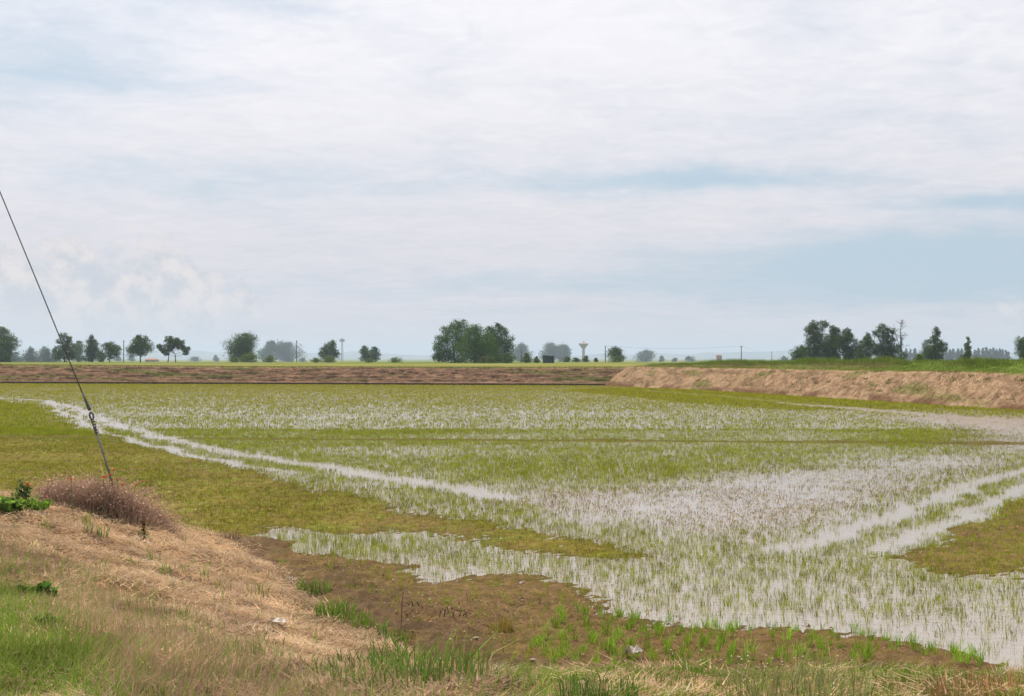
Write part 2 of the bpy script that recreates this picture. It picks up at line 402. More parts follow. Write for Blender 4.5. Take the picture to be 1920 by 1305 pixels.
RP = np.array([0, .03, .42, .52, .80, .90, 1.0])
def rgt_prof(S_, C):
    e = np.clip(S_ / 92, 0, 1.3)
    off = np.interp(C, RP, [0, .15, 3.6, 4.7, 7.6, 9.5, 22])
    z0 = np.interp(C, RP, [-.2, .16, 2.42, 2.55, 0, 0, 0]); up = 2.72 + .75 * e
    z = np.where(C <= .52, z0, np.interp(C, [.52, .80, .90, 1.0], [0, 1, 1, .6]) * (up - 2.55) + 2.55)
    m = sstep(C, .03, .10) * (1 - sstep(C, .44, .52))
    lump = fbm(S_ * 1.3 + C * 6, C * 9 + S_ * .2, 4, 71) - .5; big = fbm(S_ * .22, C * 5, 3, 72) - .5
    z = z + m * (.20 * lump + .14 * big) + (1 - m) * sstep(C, .5, .6) * .3 * (fbm(S_ * .5, C * 8, 3, 73) - .5)
    off = off - m * (.3 * lump + .4 * big)
    return off, z, m
def rgt_col(S_, C, off, z):
    tan = np.array([.36, .25, .155]); br = np.array([.26, .172, .105]); gr = np.array([.13, .15, .035]); g2 = np.array([.115, .165, .03]); mud = np.array([.15, .085, .05])
    n = fbm(S_ * 1.2 + C * 8, C * 14, 4, 74); g = fbm(S_ * .16, C * 6, 3, 75)
    col = tan + (br - tan) * sstep(n, .42, .66)[..., None]
    col = col + (gr - col) * (sstep(g, .64, .74) * .55)[..., None]
    low = sstep(-C, -.12, -.03) * sstep(fbm(S_ * .3, C * 3, 3, 77), .3, .6)
    col = col + (mud - col) * low[..., None]
    t = sstep(C + .05 * (fbm(S_ * .6, C * 3, 3, 76) - .5), .44, .50)
    return col + (g2 - col) * t[..., None]
rb, RV, RC = bank_strip('right_bank', np.vstack([[RGT[0] + (RGT[0] - RGT[1]) * .02], RGT]), rgt_prof, 620, 1, rgt_col, 56); tag(rb, kind='structure')

def build_dyke():
    # sampled finely near, coarsely far
    D = np.concatenate([np.linspace(-6, 7, 14)[:-1], np.geomspace(7, 62, 300)]); u = np.linspace(-1, 1, 330)
    Y = np.repeat(D[:, None], len(u), 1); X = u[None] * (.44 * np.abs(D[:, None]) + 3.5)
    Z = dyke_z(X, Y)
    d = dyke_d(X, Y); n = fbm(X * 1.2, Y * 1.2, 4, 81)
    straw = np.array([.36, .23, .13]); earth = np.array([.20, .12, .07]); wet = np.array([.095, .06, .036])
    col = straw + (earth - straw) * sstep(n, .45, .7)[..., None]
    col = col + (wet - col) * (1 - sstep(d, .1, 1.0))[..., None]
    k = len(u); i = (np.arange(len(D) - 1)[:, None] * k + np.arange(k - 1)[None]).ravel()
    F = np.stack([i, i + 1, i + k + 1, i + k], 1)
    keep = (d.ravel()[F] > -1.2).any(1)
    tag(obj('near_dyke', mesh_data('near_dyke', np.stack([X, Y, Z], -1).reshape(-1, 3), F[keep], col.reshape(-1, 3), SOIL, True)), kind='structure')
build_dyke()

def build_hills():
    prof = [(-900, 664), (-400, 660), (0, 658), (30, 654), (60, 658), (110, 662), (200, 663), (290, 658), (340, 656), (400, 660), (440, 661), (500, 664), (560, 661), (600, 662), (640, 661), (665, 658.5),
            (700, 661), (760, 665), (820, 667), (900, 668), (1040, 668), (1080, 667), (1110, 664), (1130, 662.5), (1180, 665), (1200, 661), (1220, 660), (1260, 664), (1300, 664), (1325, 661),
            (1400, 660), (1440, 660), (1470, 657), (1495, 655), (1525, 657), (1600, 661), (1750, 662), (1950, 660), (2400, 663), (2900, 666)]
    P = np.array(prof, float); D0 = 14000.; nx, ny = 900, 14
    X = np.linspace((P[0, 0] - 960) / FPX * D0, (P[-1, 0] - 960) / FPX * D0, nx); pxs = X / D0 * FPX + 960
    h = CAMZ + (HOR - np.interp(pxs, P[:, 0], P[:, 1])) / FPX * D0
    h = h + 5 * (fbm(X * .002, X * 0, 3, 91) - .5) + 8 * (fbm(X * .01, X * 0, 3, 92) - .5)
    v = np.linspace(-1, 1, ny); Z = -3 + (h[:, None] + 3) * (np.cos(v * np.pi / 2) ** 1.2)[None] + 3 * (fbm(X[:, None] * .02, v[None] * 6, 3, 93) - .5)
    Yg = D0 + v[None] * 1500 + 0 * X[:, None]; Xg = X[:, None] + 0 * v[None]
    i = (np.arange(nx - 1)[:, None] * ny + np.arange(ny - 1)[None]).ravel(); F = np.stack([i, i + ny, i + ny + 1, i + 1], 1)
    n = fbm(Xg * .006, Yg * .006, 4, 94)
    col = np.array([.05, .075, .03]) + (np.array([.16, .17, .08]) - np.array([.05, .075, .03])) * sstep(n, .5, .7)[..., None]
    tag(obj('hills', mesh_data('hills', np.stack([Xg, Yg, Z], -1).reshape(-1, 3), F, col.reshape(-1, 3), PLAIN, True)), kind='structure')
build_hills()

# haze: the summer air over the plain
def build_haze():
    x, z0, z1 = 17500, -4.0, 125.0
    V = [(a, b, c) for c in (z0, z1) for b in (-x, x) for a in (-x, x)]
    F = [(0, 2, 3, 1), (4, 5, 7, 6), (0, 1, 5, 4), (2, 6, 7, 3), (0, 4, 6, 2), (1, 3, 7, 5)]
    m, g, out = new_mat('summer_haze')
    v = g.node('ShaderNodeVolumePrincipled'); v.inputs['Color'].default_value = (.70, .86, 1, 1); v.inputs['Density'].default_value = .00014
    v.inputs['Anisotropy'].default_value = .2; v.inputs['Density Attribute'].default_value = ''
    g.l.new(v.outputs[0], out.inputs['Volume'])
    tag(obj('haze', mesh_data('haze', V, F, None, m)), kind='stuff')
build_haze()

# ------------------------------------------------------------------ blades
def blades(P, h, w, lean, col, segs=2, yaw=None, tipcol=None, bend=1.0):
    """P (n,3) roots, h heights, w widths, lean (n,2) horizontal offset of the tip; returns V,F,C"""
    n = len(P); h = np.broadcast_to(h, n); w = np.broadcast_to(w, n)
    yaw = rng.uniform(0, np.pi, n) if yaw is None else yaw
    wx, wy = np.cos(yaw) * w / 2, np.sin(yaw) * w / 2
    tip = P + np.stack([lean[:, 0], lean[:, 1], h], 1)
    tc = col if tipcol is None else tipcol
    if segs == 1:
        V = np.stack([P + np.stack([wx, wy, 0 * wx], 1), P - np.stack([wx, wy, 0 * wx], 1), tip], 1)
        C = np.stack([col, col, tc], 1); b = np.arange(n)[:, None] * 3
        F = b + np.array([[0, 1, 2]])
    else:
        mid = P + np.stack([lean[:, 0] * .5 * (1 - .55 * bend), lean[:, 1] * .5 * (1 - .55 * bend), h * (.5 + .10 * bend)], 1)
        o = np.stack([wx, wy, 0 * wx], 1)
        V = np.stack([P + o, P - o, mid + o * .8, mid - o * .8, tip], 1)
        C = np.stack([col, col, (col + tc) / 2, (col + tc) / 2, tc], 1); b = np.arange(n)[:, None] * 5
        F = (b[:, :, None] + np.array([[[0, 1, 3], [0, 3, 2], [2, 3, 4]]])).reshape(-1, 3)
    return V.reshape(-1, 3), F, C.reshape(-1, 3)
def vary(c, n, s=.2, hue=.08):
    c = np.broadcast_to(np.asarray(c, float), (n, 3)); k = rng.uniform(1 - s, 1 + s, (n, 1))
    return np.clip(c * k * (1 + rng.uniform(-hue, hue, (n, 3))), .004, .9)
def rdisc(n, r):
    a = rng.uniform(0, 2 * np.pi, n); q = r * np.sqrt(rng.uniform(0, 1, n)); return np.stack([np.cos(a) * q, np.sin(a) * q], 1)
def wedge(n, d0, d1, half=.43):
    """points spread evenly over the ground between two distances"""
    D = np.sqrt(rng.uniform(d0 ** 2, d1 ** 2, n)); return rng.uniform(-half, half, n) * (D + 2), D

# --- young rice
RICE = np.array([.265, .338, .026]); RICEY = np.array([.355, .342, .018]); STUB = np.array([.20, .13, .055])
def rice_fields(X, Y):
    x, y = wobble(X, Y); H, near, left, right, toe, mudm = mud_height(X, Y)
    ins = (poly_sd(X, Y, BASIN) > .5) & (poly_sd(X, Y, DYKE) < -.3)
    patch = fbm(X * .10, Y * .07, 4, 101); row = fbm(X * .02, Y * .22, 4, 102); fine = fbm(X * .8, Y * .5, 3, 103)
    den = .80 + .75 * (sstep(patch * .35 + row * .65, .36, .64) - .5) + .5 * (fine - .5) + .35 * (fbm(X * .05, Y * .55, 3, 108) - .5)
    den = den * (1 - .48 * (1 - sstep(Y, 18, 31)))
    far = sstep(Y, 72, 118); den = den * (1 - far) + far * 1.0
    w = sstep(poly_sd(x, y, W_RIGHT), -2, 3); den = den * (1 - (.76 + .16 * sstep(Y, 60, 72)) * w) + .04 * w
    for G, v in ((G_MID, 1.35), (G_FRINGE, 1.0), (G_FRINGE2, 1.3), (G_BAND, .9), (G_UPL, 1.2)):
        k = sstep(poly_sd(x, y, G), -.04 * Y ** .5, .12 * Y ** .5); den = den * (1 - k) + k * np.maximum(den, v * (.55 + .9 * (fine - .2)))
    den = den * (1 - left) + left * (.35 + .9 * sstep(fbm(X * .35, Y * .25, 3, 104), .35, .65))
    den = den * (1 - right) + right * .7; den = den * (1 - near) + near * .16
    for T, wd in ((T1A, .58), (T1B, .38), (T2A, .42), (T2B, .34), (T3, 1.2)):
        den = den * (1 - .97 * np.exp(-(seg_dist(x, Y, T) / wd) ** 4))
    den = den * (1 - .8 * np.exp(-(seg_dist(X, Y, RIDGE) / .7) ** 2))
    den = np.where(ins, np.clip(den, 0, 1), 0)
    small = np.clip(left * .5 + right * .45 + near * .3 + w * .35, 0, .6)
    return den, H, 1 - small, left, w, near
def build_rice():
    parts = []
    for (d0, d1, n, nb, bw, segs, rad) in ((14.5, 32, 34000, 5, .0070, 2, .05), (32, 72, 160000, 4, .017, 1, .07), (72, 206, 225000, 3, .045, 1, .14)):
        X, Y = wedge(n, d0, d1); den, H, sz, left, w, near = rice_fields(X, Y)
        k = rng.uniform(0, 1, n) < den; X, Y, H, sz, left, w = X[k], Y[k], H[k], sz[k], left[k], w[k]
        m = len(X); R = np.repeat(np.arange(m), nb); p = rdisc(len(R), rad)
        hh = (.150 * sz[R]) * rng.uniform(.55, 1.25, len(R)) * (.8 + .4 * fbm(X * .3, Y * .3, 2, 105)[R])
        P = np.stack([X[R] + p[:, 0], Y[R] + p[:, 1], np.maximum(H[R], -.03) - .01], 1)
        mixc = np.clip(.35 + .2 * left[R] + .7 * sstep(Y[R], 60, 150) + rng.normal(0, .2, len(R)), 0, 1)[:, None]
        c = RICE * (1 - mixc) + RICEY * mixc
        brown = rng.uniform(0, 1, len(R)) < (.06 + .45 * w[R] + .22 * left[R])
        c = np.where(brown[:, None], STUB, c) * (1 - .05 * left[R])[:, None]
        parts.append(blades(P, hh, bw * rng.uniform(.7, 1.3, len(R)), rng.normal(0, .3, (len(R), 2)) * hh[:, None], vary(c, len(R), .22), segs, tipcol=None))
    V, F, C = join(parts)
    tag(obj('rice_seedlings', mesh_data('rice_seedlings', V, F, C, GRASS)), 'young green rice seedlings standing in the flooded paddy', 'rice', kind='stuff')
    # old brown stubble and straw bits breaking the water
    parts = []
    for (d0, d1, n, ln) in ((15, 40, 80000, .07), (40, 95, 100000, .14)):
        X, Y = wedge(n, d0, d1); den, H, sz, left, w, near = rice_fields(X, Y)
        k = (rng.uniform(0, 1, n) < (.30 + 2.2 * w * (1 - .9 * sstep(Y, 60, 75)) + .9 * near + .5 * left) * sstep(fbm(X * .5, Y * .35, 4, 107), .34, .62)) & (poly_sd(X, Y, BASIN) > .5) & (poly_sd(X, Y, DYKE) < -.3)
        tr = np.minimum.reduce([seg_dist(X, Y, T) for T in (T1A, T1B, T2A, T2B, T3)]); k &= tr > .7
        X, Y, H = X[k], Y[k], H[k]; m = len(X)
        a = rng.uniform(0, 2 * np.pi, m); l = ln * rng.uniform(.4, 1.3, m)
        P = np.stack([X, Y, np.maximum(H, -.005)], 1); hgt = rng.uniform(.008, .05, m)
        parts.append(blades(P, hgt, rng.uniform(.012, .028, m), np.stack([np.cos(a), np.sin(a)], 1) * l[:, None], vary((.22, .15, .075), m, .55), 1, yaw=a + 1.57))
    V, F, C = join(parts)
    tag(obj('rice_stubble', mesh_data('rice_stubble', V, F, C, GRASS)), 'brown bits of old straw breaking the paddy water', 'stubble', kind='stuff')
build_rice()

# the nearest tufts can be told apart: drilled rows on the bare mud
def tuft_mesh(name, n, r, h, w, c, lean=.25, tip=None, s=.2):
    p = rdisc(n, r); P = np.stack([p[:, 0], p[:, 1], np.full(n, -.02)], 1); hh = h * rng.uniform(.55, 1.1, n)
    ln = (p / max(r, 1e-6) * .5 + rng.normal(0, .5, (n, 2))) * lean * hh[:, None]
    cc = vary(c, n, s + .12); dry = rng.uniform(0, 1, n) < (.18 if n > 60 else 0); cc[dry] = vary((.40, .30, .14), int(dry.sum()))
    V, F, C = blades(P, hh, w * rng.uniform(.7, 1.3, n), ln, cc, 2, tipcol=None if tip is None else vary(tip, n, s))
    return mesh_data(name, V, F, C, GRASS)
TUFT = [tuft_mesh('rice_tuft', random.randint(14, 26), .055, random.uniform(.18, .26), .0085, (.24, .40, .03), .6, None, .3) for _ in range(10)]
def rice_tufts():
    n = 0
    for r in range(26):                        # drill rows run away from the near dyke
        px0 = 985 + r * 37 + random.uniform(-6, 6)
        x0, y0 = at(px0 - 30, 1262); x1, y1 = at(px0 + 75 - r * 2.5, 1150)
        k = 0; t = random.uniform(0, .1)
        while t < 1:
            x = x0 + (x1 - x0) * t + random.gauss(0, .05); y = y0 + (y1 - y0) * t
            t += random.uniform(.035, .12)
            if vnoise(np.array([x * 1.3 + 7]), np.array([y * .9]), 111)[0] < .30 or n >= 290: continue
            X, Y = np.array([x]), np.array([y])
            H = float(mud_height(X, Y)[0][0])
            if H < .0 or poly_sd(X, Y, DYKE)[0] > -.35: continue
            o = obj('rice_tuft', random.choice(TUFT), loc=(x, y, H)); o.rotation_euler.z = random.uniform(0, 6.28); q = random.uniform(.55, 1.05); o.scale = (q, q, q)
            tag(o, 'bright green rice tuft growing in a drill row on the nearest bare mud', 'rice tuft', 'rice tufts in rows on the near mud'); n += 1
rice_tufts()

# --- far and right bank vegetation
def on_strip(V, C0, n, c0, c1):
    """random points on a bank strip mesh between two cross fractions"""
    na, nc = V.shape[:2]; a = rng.uniform(0, na - 1.01, n); c = rng.uniform(c0, c1, n) * (nc - 1.01)
    i, j = a.astype(int), c.astype(int); fa, fc = (a - i)[:, None], (c - j)[:, None]
    P = V[i, j] * (1 - fa) * (1 - fc) + V[i + 1, j] * fa * (1 - fc) + V[i, j + 1] * (1 - fa) * fc + V[i + 1, j + 1] * fa * fc
    return P, C0[i, j], a / na, c / nc
def bank_veg():
    # straw thatch lying down the right bank
    P, c, a, t = on_strip(RV, RC, 60000, .05, .47)
    n = len(P); ln = np.stack([rng.normal(-.10, .14, n), rng.normal(-.05, .14, n)], 1)
    g = blades(P, rng.uniform(-.12, .16, n), rng.uniform(.02, .045, n), ln * 1.6, vary(c * 1.12, n, .3), 1)
    P2, c2, a2, t2 = on_strip(FV, FC, 52000, .06, .56); n2 = len(P2)
    g2 = blades(P2, rng.uniform(.03, .16, n2), rng.uniform(.03, .07, n2), rng.normal(0, .2, (n2, 2)) * [2, .6], vary(c2 * 1.1, n2, .35), 1)
    V, F, C = join([g, g2]); tag(obj('dry_bank_grass', mesh_data('dry_bank_grass', V, F, C, GRASS)), 'dry brown mown grass lying on the far and right bank slopes', 'grass', kind='stuff')
    parts = []
    # tall green growth along the crest of the right bank, with browner seed heads on its flank
    P, c, a, t = on_strip(RV, RC, 90000, .47, .95); n = len(P)
    nz = fbm(P[:, 0] * .35, P[:, 1] * .12, 4, 121); top = sstep(t, .62, .74)
    k = rng.uniform(0, 1, n) < (.45 + .55 * sstep(nz, .35, .6)); P, t, nz, top = P[k], t[k], nz[k], top[k]; n = len(P)
    h = (.16 + .14 * top + .38 * top * sstep(nz, .4, .7)) * rng.uniform(.5, 1.2, n)
    gr = np.array([.16, .225, .035]); yg = np.array([.29, .28, .06]); tn = np.array([.36, .25, .13])
    flank = (1 - top) * sstep(t, .50, .56) * sstep(fbm(P[:, 0] * .2 + 4, P[:, 1] * .08, 3, 122), .40, .56)
    c = gr + (yg - gr) * (1 - sstep(t, .47, .56))[:, None] + (tn - gr) * (flank * (rng.uniform(0, 1, n) < .72))[:, None]
    parts.append(blades(P - [0, 0, .03], h, rng.uniform(.03, .06, n), rng.normal(0, .35, (n, 2)) * h[:, None], vary(c, n, .25), 1))
    # thin growth on the far bank top and at its edge
    P, c, a, t = on_strip(FV, FC, 36000, .585, .80); n = len(P); h = rng.uniform(.05, .22, n) * (1 + (t < .62) * .6)
    parts.append(blades(P - [0, 0, .02], h, rng.uniform(.03, .07, n), rng.normal(0, .3, (n, 2)) * h[:, None], vary(c, n, .25), 1))
    # green tufts scattered on both slopes
    for V_, C_, m, lo, hi in ((FV, FC, 230, .06, .55), (RV, RC, 130, .06, .46)):
        Q, c, a, t = on_strip(V_, C_, m, lo, hi); q = np.repeat(np.arange(m), 40); n = len(q)
        sp = rng.normal(0, 1, (n, 3)) * [.45, .3, .06] * rng.uniform(.4, 1.4, m)[q][:, None]
        h = rng.uniform(.08, .26, n)
        parts.append(blades(Q[q] + sp, h, rng.uniform(.03, .06, n), rng.normal(0, .4, (n, 2)) * h[:, None], vary((.12, .14, .035), n, .3), 1))
    V, F, C = join(parts); tag(obj('green_bank_growth', mesh_data('green_bank_growth', V, F, C, GRASS)), 'tall green grass and weeds along the tops of the banks', 'grass', kind='stuff')
bank_veg()

# --- the near dyke: mown straw, standing grass
Z_GREEN = [(-300, 1040), (20, 1085), (90, 1130), (110, 1200), (190, 1260), (270, 1340), (330, 1500), (-300, 1500)]
Z_TAN = [(-300, 1000), (60, 1040), (190, 1100), (310, 1160), (400, 1220), (560, 1280), (700, 1330), (900, 1500), (-300, 1500)]
def zone(pts): return np.array([on_dyke(*p)[:2] for p in pts])
ZG, ZT = zone(Z_GREEN), zone(Z_TAN)
def dyke_points(n, d0, d1, half=.42):
    u = rng.uniform(0, 1, n); Dd = d0 * (d1 / d0) ** u        # denser close by
    X = rng.uniform(-half, half, n) * (Dd + 1.5); d = dyke_d(X, Dd); return X, Dd, dyke_z(X, Dd), d
def near_grass():
    X, Y, Z, d = dyke_points(480000, 8.6, 34, .40)
    k = (d > .12) & (rng.uniform(0, 1, len(X)) < sstep(d, .05, .9) * (.42 + .58 * sstep(fbm(X * 1.3, Y * 1.3, 4, 131), .32, .62)))
    k &= rng.uniform(0, 1, len(X)) < np.where(X > 0, .12, 1)
    X, Y, Z, d = X[k], Y[k], Z[k], d[k]; n = len(X)
    a = rng.uniform(0, 2 * np.pi, n) + 0; a = np.where(rng.uniform(0, 1, n) < .5, fbm(X * .7, Y * .7, 2, 132) * 9 + rng.normal(0, .35, n), a)
    L = rng.uniform(.06, .30, n)
    pale = np.array([.58, .415, .255]); mid = np.array([.36, .24, .14]); gry = np.array([.44, .35, .26])
    t = rng.uniform(0, 1, (n, 1)); c = pale * t + mid * (1 - t); c = np.where(rng.uniform(0, 1, (n, 1)) < .15, gry, c)
    c = c * (.35 + 1.05 * fbm(X * 2.6, Y * 2.0, 4, 133))[:, None]
    P = np.stack([X, Y, Z + rng.uniform(0, .07, n) * (.3 + 1.4 * fbm(X * 3, Y * 3, 2, 139))], 1)
    g = blades(P, rng.uniform(-.03, .07, n), rng.uniform(.005, .011, n) * (1 + Y / 30), np.stack([np.cos(a), np.sin(a)], 1) * L[:, None], vary(c, n, .2), 1, yaw=a + 1.57)
    tag(obj('mown_straw', mesh_data('mown_straw', *g, GRASS)), 'dry tan mown straw covering the slope of the near dyke', 'straw', kind='stuff')
    # standing grass: tan with reddish heads, green towards the corner
    X, Y, Z, d = dyke_points(240000, 8.6, 34, .40)
    tan = sstep(poly_sd(X, Y, ZT), -.8, .8); grn = sstep(poly_sd(X, Y, ZG) + 1.3 * (fbm(X * 1.1, Y * 1.1, 3, 134) - .5), -.5, .7)
    rgt = sstep(X, -.8, .6) * sstep(d, .2, .7)
    k = (d > .15) & (rng.uniform(0, 1, len(X)) < np.clip(tan * .75 * (.45 + fbm(X * 1.5, Y * 1.5, 3, 138)) + grn * .6 + rgt * .55 + .05 * sstep(fbm(X * 1.7, Y * 1.7, 3, 140), .45, .7), 0, 1))
    X, Y, Z, d, tan, grn, rgt = (q[k] for q in (X, Y, Z, d, tan, grn, rgt)); n = len(X)
    isg = rng.uniform(0, 1, n) < np.clip(grn * .95 + .22 + rgt * .45 + .4 * (1 - tan), 0, 1)
    h = np.where(isg, rng.uniform(.08, .24, n), rng.uniform(.08, .27, n)) * (1 - .5 * rgt) * (.7 + .6 * fbm(X * .8, Y * .8, 2, 135))
    gc = np.array([.155, .29, .028]); gy = np.array([.36, .35, .09]); tc = np.array([.52, .37, .21]); rd = np.array([.42, .255, .165])
    t = rng.uniform(0, 1, (n, 1)); red = sstep(fbm(X * .7, Y * .7, 3, 136), .42, .6)[:, None] * .8
    tcr = tc * (1 - rgt[:, None]) + np.array([.30, .18, .085]) * rgt[:, None]; c = np.where(isg[:, None], gc * (1 - t * .7) + gy * t * .7, tcr); tip = np.where(isg[:, None], c * 1.1, tc * (1 - red) + rd * red)
    P = np.stack([X, Y, Z - .02], 1)
    wv = np.stack([fbm(X * .6, Y * .6, 2, 137) - .5, rng.normal(0, .1, n)], 1)
    ln = (rng.normal(0, .28, (n, 2)) + wv * .8) * h[:, None]
    b = blades(P, h, np.where(isg, rng.uniform(.005, .010, n), rng.uniform(.003, .006, n)) * (1 + Y / 40), ln, vary(c, n, .2), 2, tipcol=vary(tip, n, .2))
    tag(obj('standing_grass', mesh_data('standing_grass', *b, GRASS)), 'standing dry tan and green grass at the lower left of the near dyke', 'grass', kind='stuff')
near_grass()

# ------------------------------------------------------------------ tubes, lathes, boxes
def tube(pts, rad, sides=7, cap=True):
    pts = [Vector(p) for p in pts]; n = len(pts); rad = [rad] * n if not hasattr(rad, '__len__') else rad
    V, F = [], []
    up = Vector((.13, .31, 1)).normalized()
    for i, p in enumerate(pts):
        t = (pts[min(i + 1, n - 1)] - pts[max(i - 1, 0)]).normalized()
        a = t.cross(up if abs(t.dot(up)) < .95 else Vector((1, .2, 0))).normalized(); b = t.cross(a)
        for k in range(sides):
            q = 2 * math.pi * k / sides; V.append(p + (a * math.cos(q) + b * math.sin(q)) * rad[i])
    for i in range(n - 1):
        for k in range(sides):
            a, b = i * sides + k, i * sides + (k + 1) % sides; F.append((a, b, b + sides, a + sides))
    if cap:
        for s0, rv in ((0, 1), ((n - 1) * sides, 0)):
            V.append(pts[0] if rv else pts[-1]); c = len(V) - 1
            for k in range(sides):
                a, b = s0 + k, s0 + (k + 1) % sides; F.append((b, a, c, c) if rv else (a, b, c, c))
    return V, F
class MB:
    def __init__(s): s.V = []; s.F = []
    def add(s, VF):
        k = len(s.V); s.V += [tuple(v) for v in VF[0]]
        s.F += [tuple(dict.fromkeys(i + k for i in f)) for f in VF[1]]; return s
    def tube(s, *a, **k): return s.add(tube(*a, **k))
    def box(s, c, d, rz=0):
        x, y, z = (q / 2 for q in d); cs, sn = math.cos(rz), math.sin(rz)
        V = [(c[0] + a * x * cs - b * y * sn, c[1] + a * x * sn + b * y * cs, c[2] + e * z) for a in (-1, 1) for b in (-1, 1) for e in (-1, 1)]
        return s.add((V, [(0, 1, 3, 2), (4, 6, 7, 5), (0, 4, 5, 1), (2, 3, 7, 6), (0, 2, 6, 4), (1, 5, 7, 3)]))
    def lathe(s, prof, n=28):
        V = [(r * math.cos(2 * math.pi * k / n), r * math.sin(2 * math.pi * k / n), z) for r, z in prof for k in range(n)]
        F = [(i * n + k, i * n + (k + 1) % n, (i + 1) * n + (k + 1) % n, (i + 1) * n + k) for i in range(len(prof) - 1) for k in range(n)]
        return s.add((V, F))
    def build(s, name, mat, parent=None, smooth=False, tint=None):
        me = bpy.data.meshes.new(name); me.from_pydata(s.V, [], s.F); me.materials.append(mat); me.update()
        if smooth:
            for p in me.polygons: p.use_smooth = True
        if tint is not None:
            a = me.color_attributes.new('tint', 'FLOAT_COLOR', 'POINT'); a.data.foreach_set('color', np.tile((*tint, 1), len(s.V)).astype(np.float32))
        return obj(name, me, parent)

# ------------------------------------------------------------------ trees
ENV = {  # half width of the crown against height 0..1
    'round': ([.0, .12, .25, .5, .75, .92, 1], [.0, .35, .85, 1, .88, .5, .12]),
    'oval': ([.0, .1, .3, .55, .8, 1], [.2, .7, 1, .92, .6, .10]),
    'poplar': ([0, .1, .4, .7, .9, 1], [.3, .8, 1, .8, .45, .08]),
    'umbrella': ([.34, .42, .6, .8, .95, 1], [.5, 1, .95, .7, .35, .1]),
    'bush': ([0, .15, .5, .8, 1], [.9, 1, .9, .55, .15]),
    'open': ([.12, .3, .5, .7, .9, 1], [.6, .9, 1, .8, .5, .12]),
    'spire': ([.08, .25, .5, .75, 1], [.9, 1, .75, .42, .06]),
}
def leaf_quads(Cn, s, n):
    """n rhombic leaf sprays at centres Cn, random orientation"""
    a = rng.normal(0, 1, (n, 3)); a /= np.linalg.norm(a, axis=1, keepdims=True)
    b = np.cross(a, rng.normal(0, 1, (n, 3))); b /= np.linalg.norm(b, axis=1, keepdims=True)
    s = s * rng.uniform(.55, 1.3, (n, 1)); e = s * rng.uniform(.35, .6, (n, 1))
    return np.stack([Cn - a * s * .6, Cn + b * e, Cn + a * s * .6, Cn - b * e], 1).reshape(-1, 3), np.arange(n * 4).reshape(n, 4)
def crown_mesh(name, W, H, kind, D, col, fill, gaps, lobes=None, skew=0, dens=1.0):
    s = max(.20, .00058 * D); zz, hw = ENV[kind]; hwid = W / 2
    L = []
    if lobes:
        for (u, v, r) in lobes: L.append((u * hwid, rng.normal(0, .22) * hwid, v * H, r * hwid))
    else:
        nl = max(5, int(11 * fill * (1 + .25 * (H / W > 1.6))))
        for i in range(nl):
            v = zz[0] + (1 - zz[0]) * ((i + rng.uniform(.2, .8)) / nl); e = np.interp(v, zz, hw) * hwid
            r = max(.22 * hwid, e * (rng.uniform(.50, .74) if W > .45 * H else rng.uniform(.75, .95))); a = rng.uniform(0, 6.28); q = max(0, e - r * .70) * rng.uniform(.35, 1.0) ** .5
            q = q if rng.uniform() > .2 else 0
            zc = min(max(v * H, r * .5), H - r * .75)
            L.append((math.cos(a) * q + skew * hwid * v, math.sin(a) * q, zc, r))
    tot = sum(l[3] ** 2 for l in L); N = int(7.5 * W * H * .8 / (s * s) * fill * dens); N = min(max(N, 160), 16000)
    P, B, Cc = [], [], []
    for x, y, z, r in L:
        n = max(30, int(N * r * r / tot)); nc = max(8, int(12 + 18 * (r / s / 12)))
        d = rng.normal(0, 1, (nc, 3)); d /= np.linalg.norm(d, axis=1, keepdims=True); d[:, 2] *= .85
        cc = np.array([x, y, z]) + d * r * rng.uniform(.55, 1.0, (nc, 1)); B.append((np.array([x, y, z]), cc))
        i = rng.integers(0, nc, n); P.append(cc[i] + rng.normal(0, 1, (n, 3)) * r * gaps * [1, 1, .8]); Cc.append(rng.uniform(.78, 1.22, nc)[i])
    for x, y, z, r in L:
        n = max(24, int(.30 * N * r * r / tot)); d = rng.normal(0, 1, (n, 3)); d /= np.linalg.norm(d, axis=1, keepdims=True)
        P.append(np.array([x, y, z]) + d * r * .88 * rng.uniform(0, 1, (n, 1)) ** .45); Cc.append(rng.uniform(.8, 1.1, n))
    P = np.concatenate(P); k = P[:, 2] > .05; P = P[k]; t = np.concatenate(Cc)[k]; n = len(P)
    V, F = leaf_quads(P, s, n); c = np.repeat(vary(np.asarray(col), n, .25, .1) * t[:, None], 4, 0)
    return mesh_data(name, V, F, c, LEAF), B
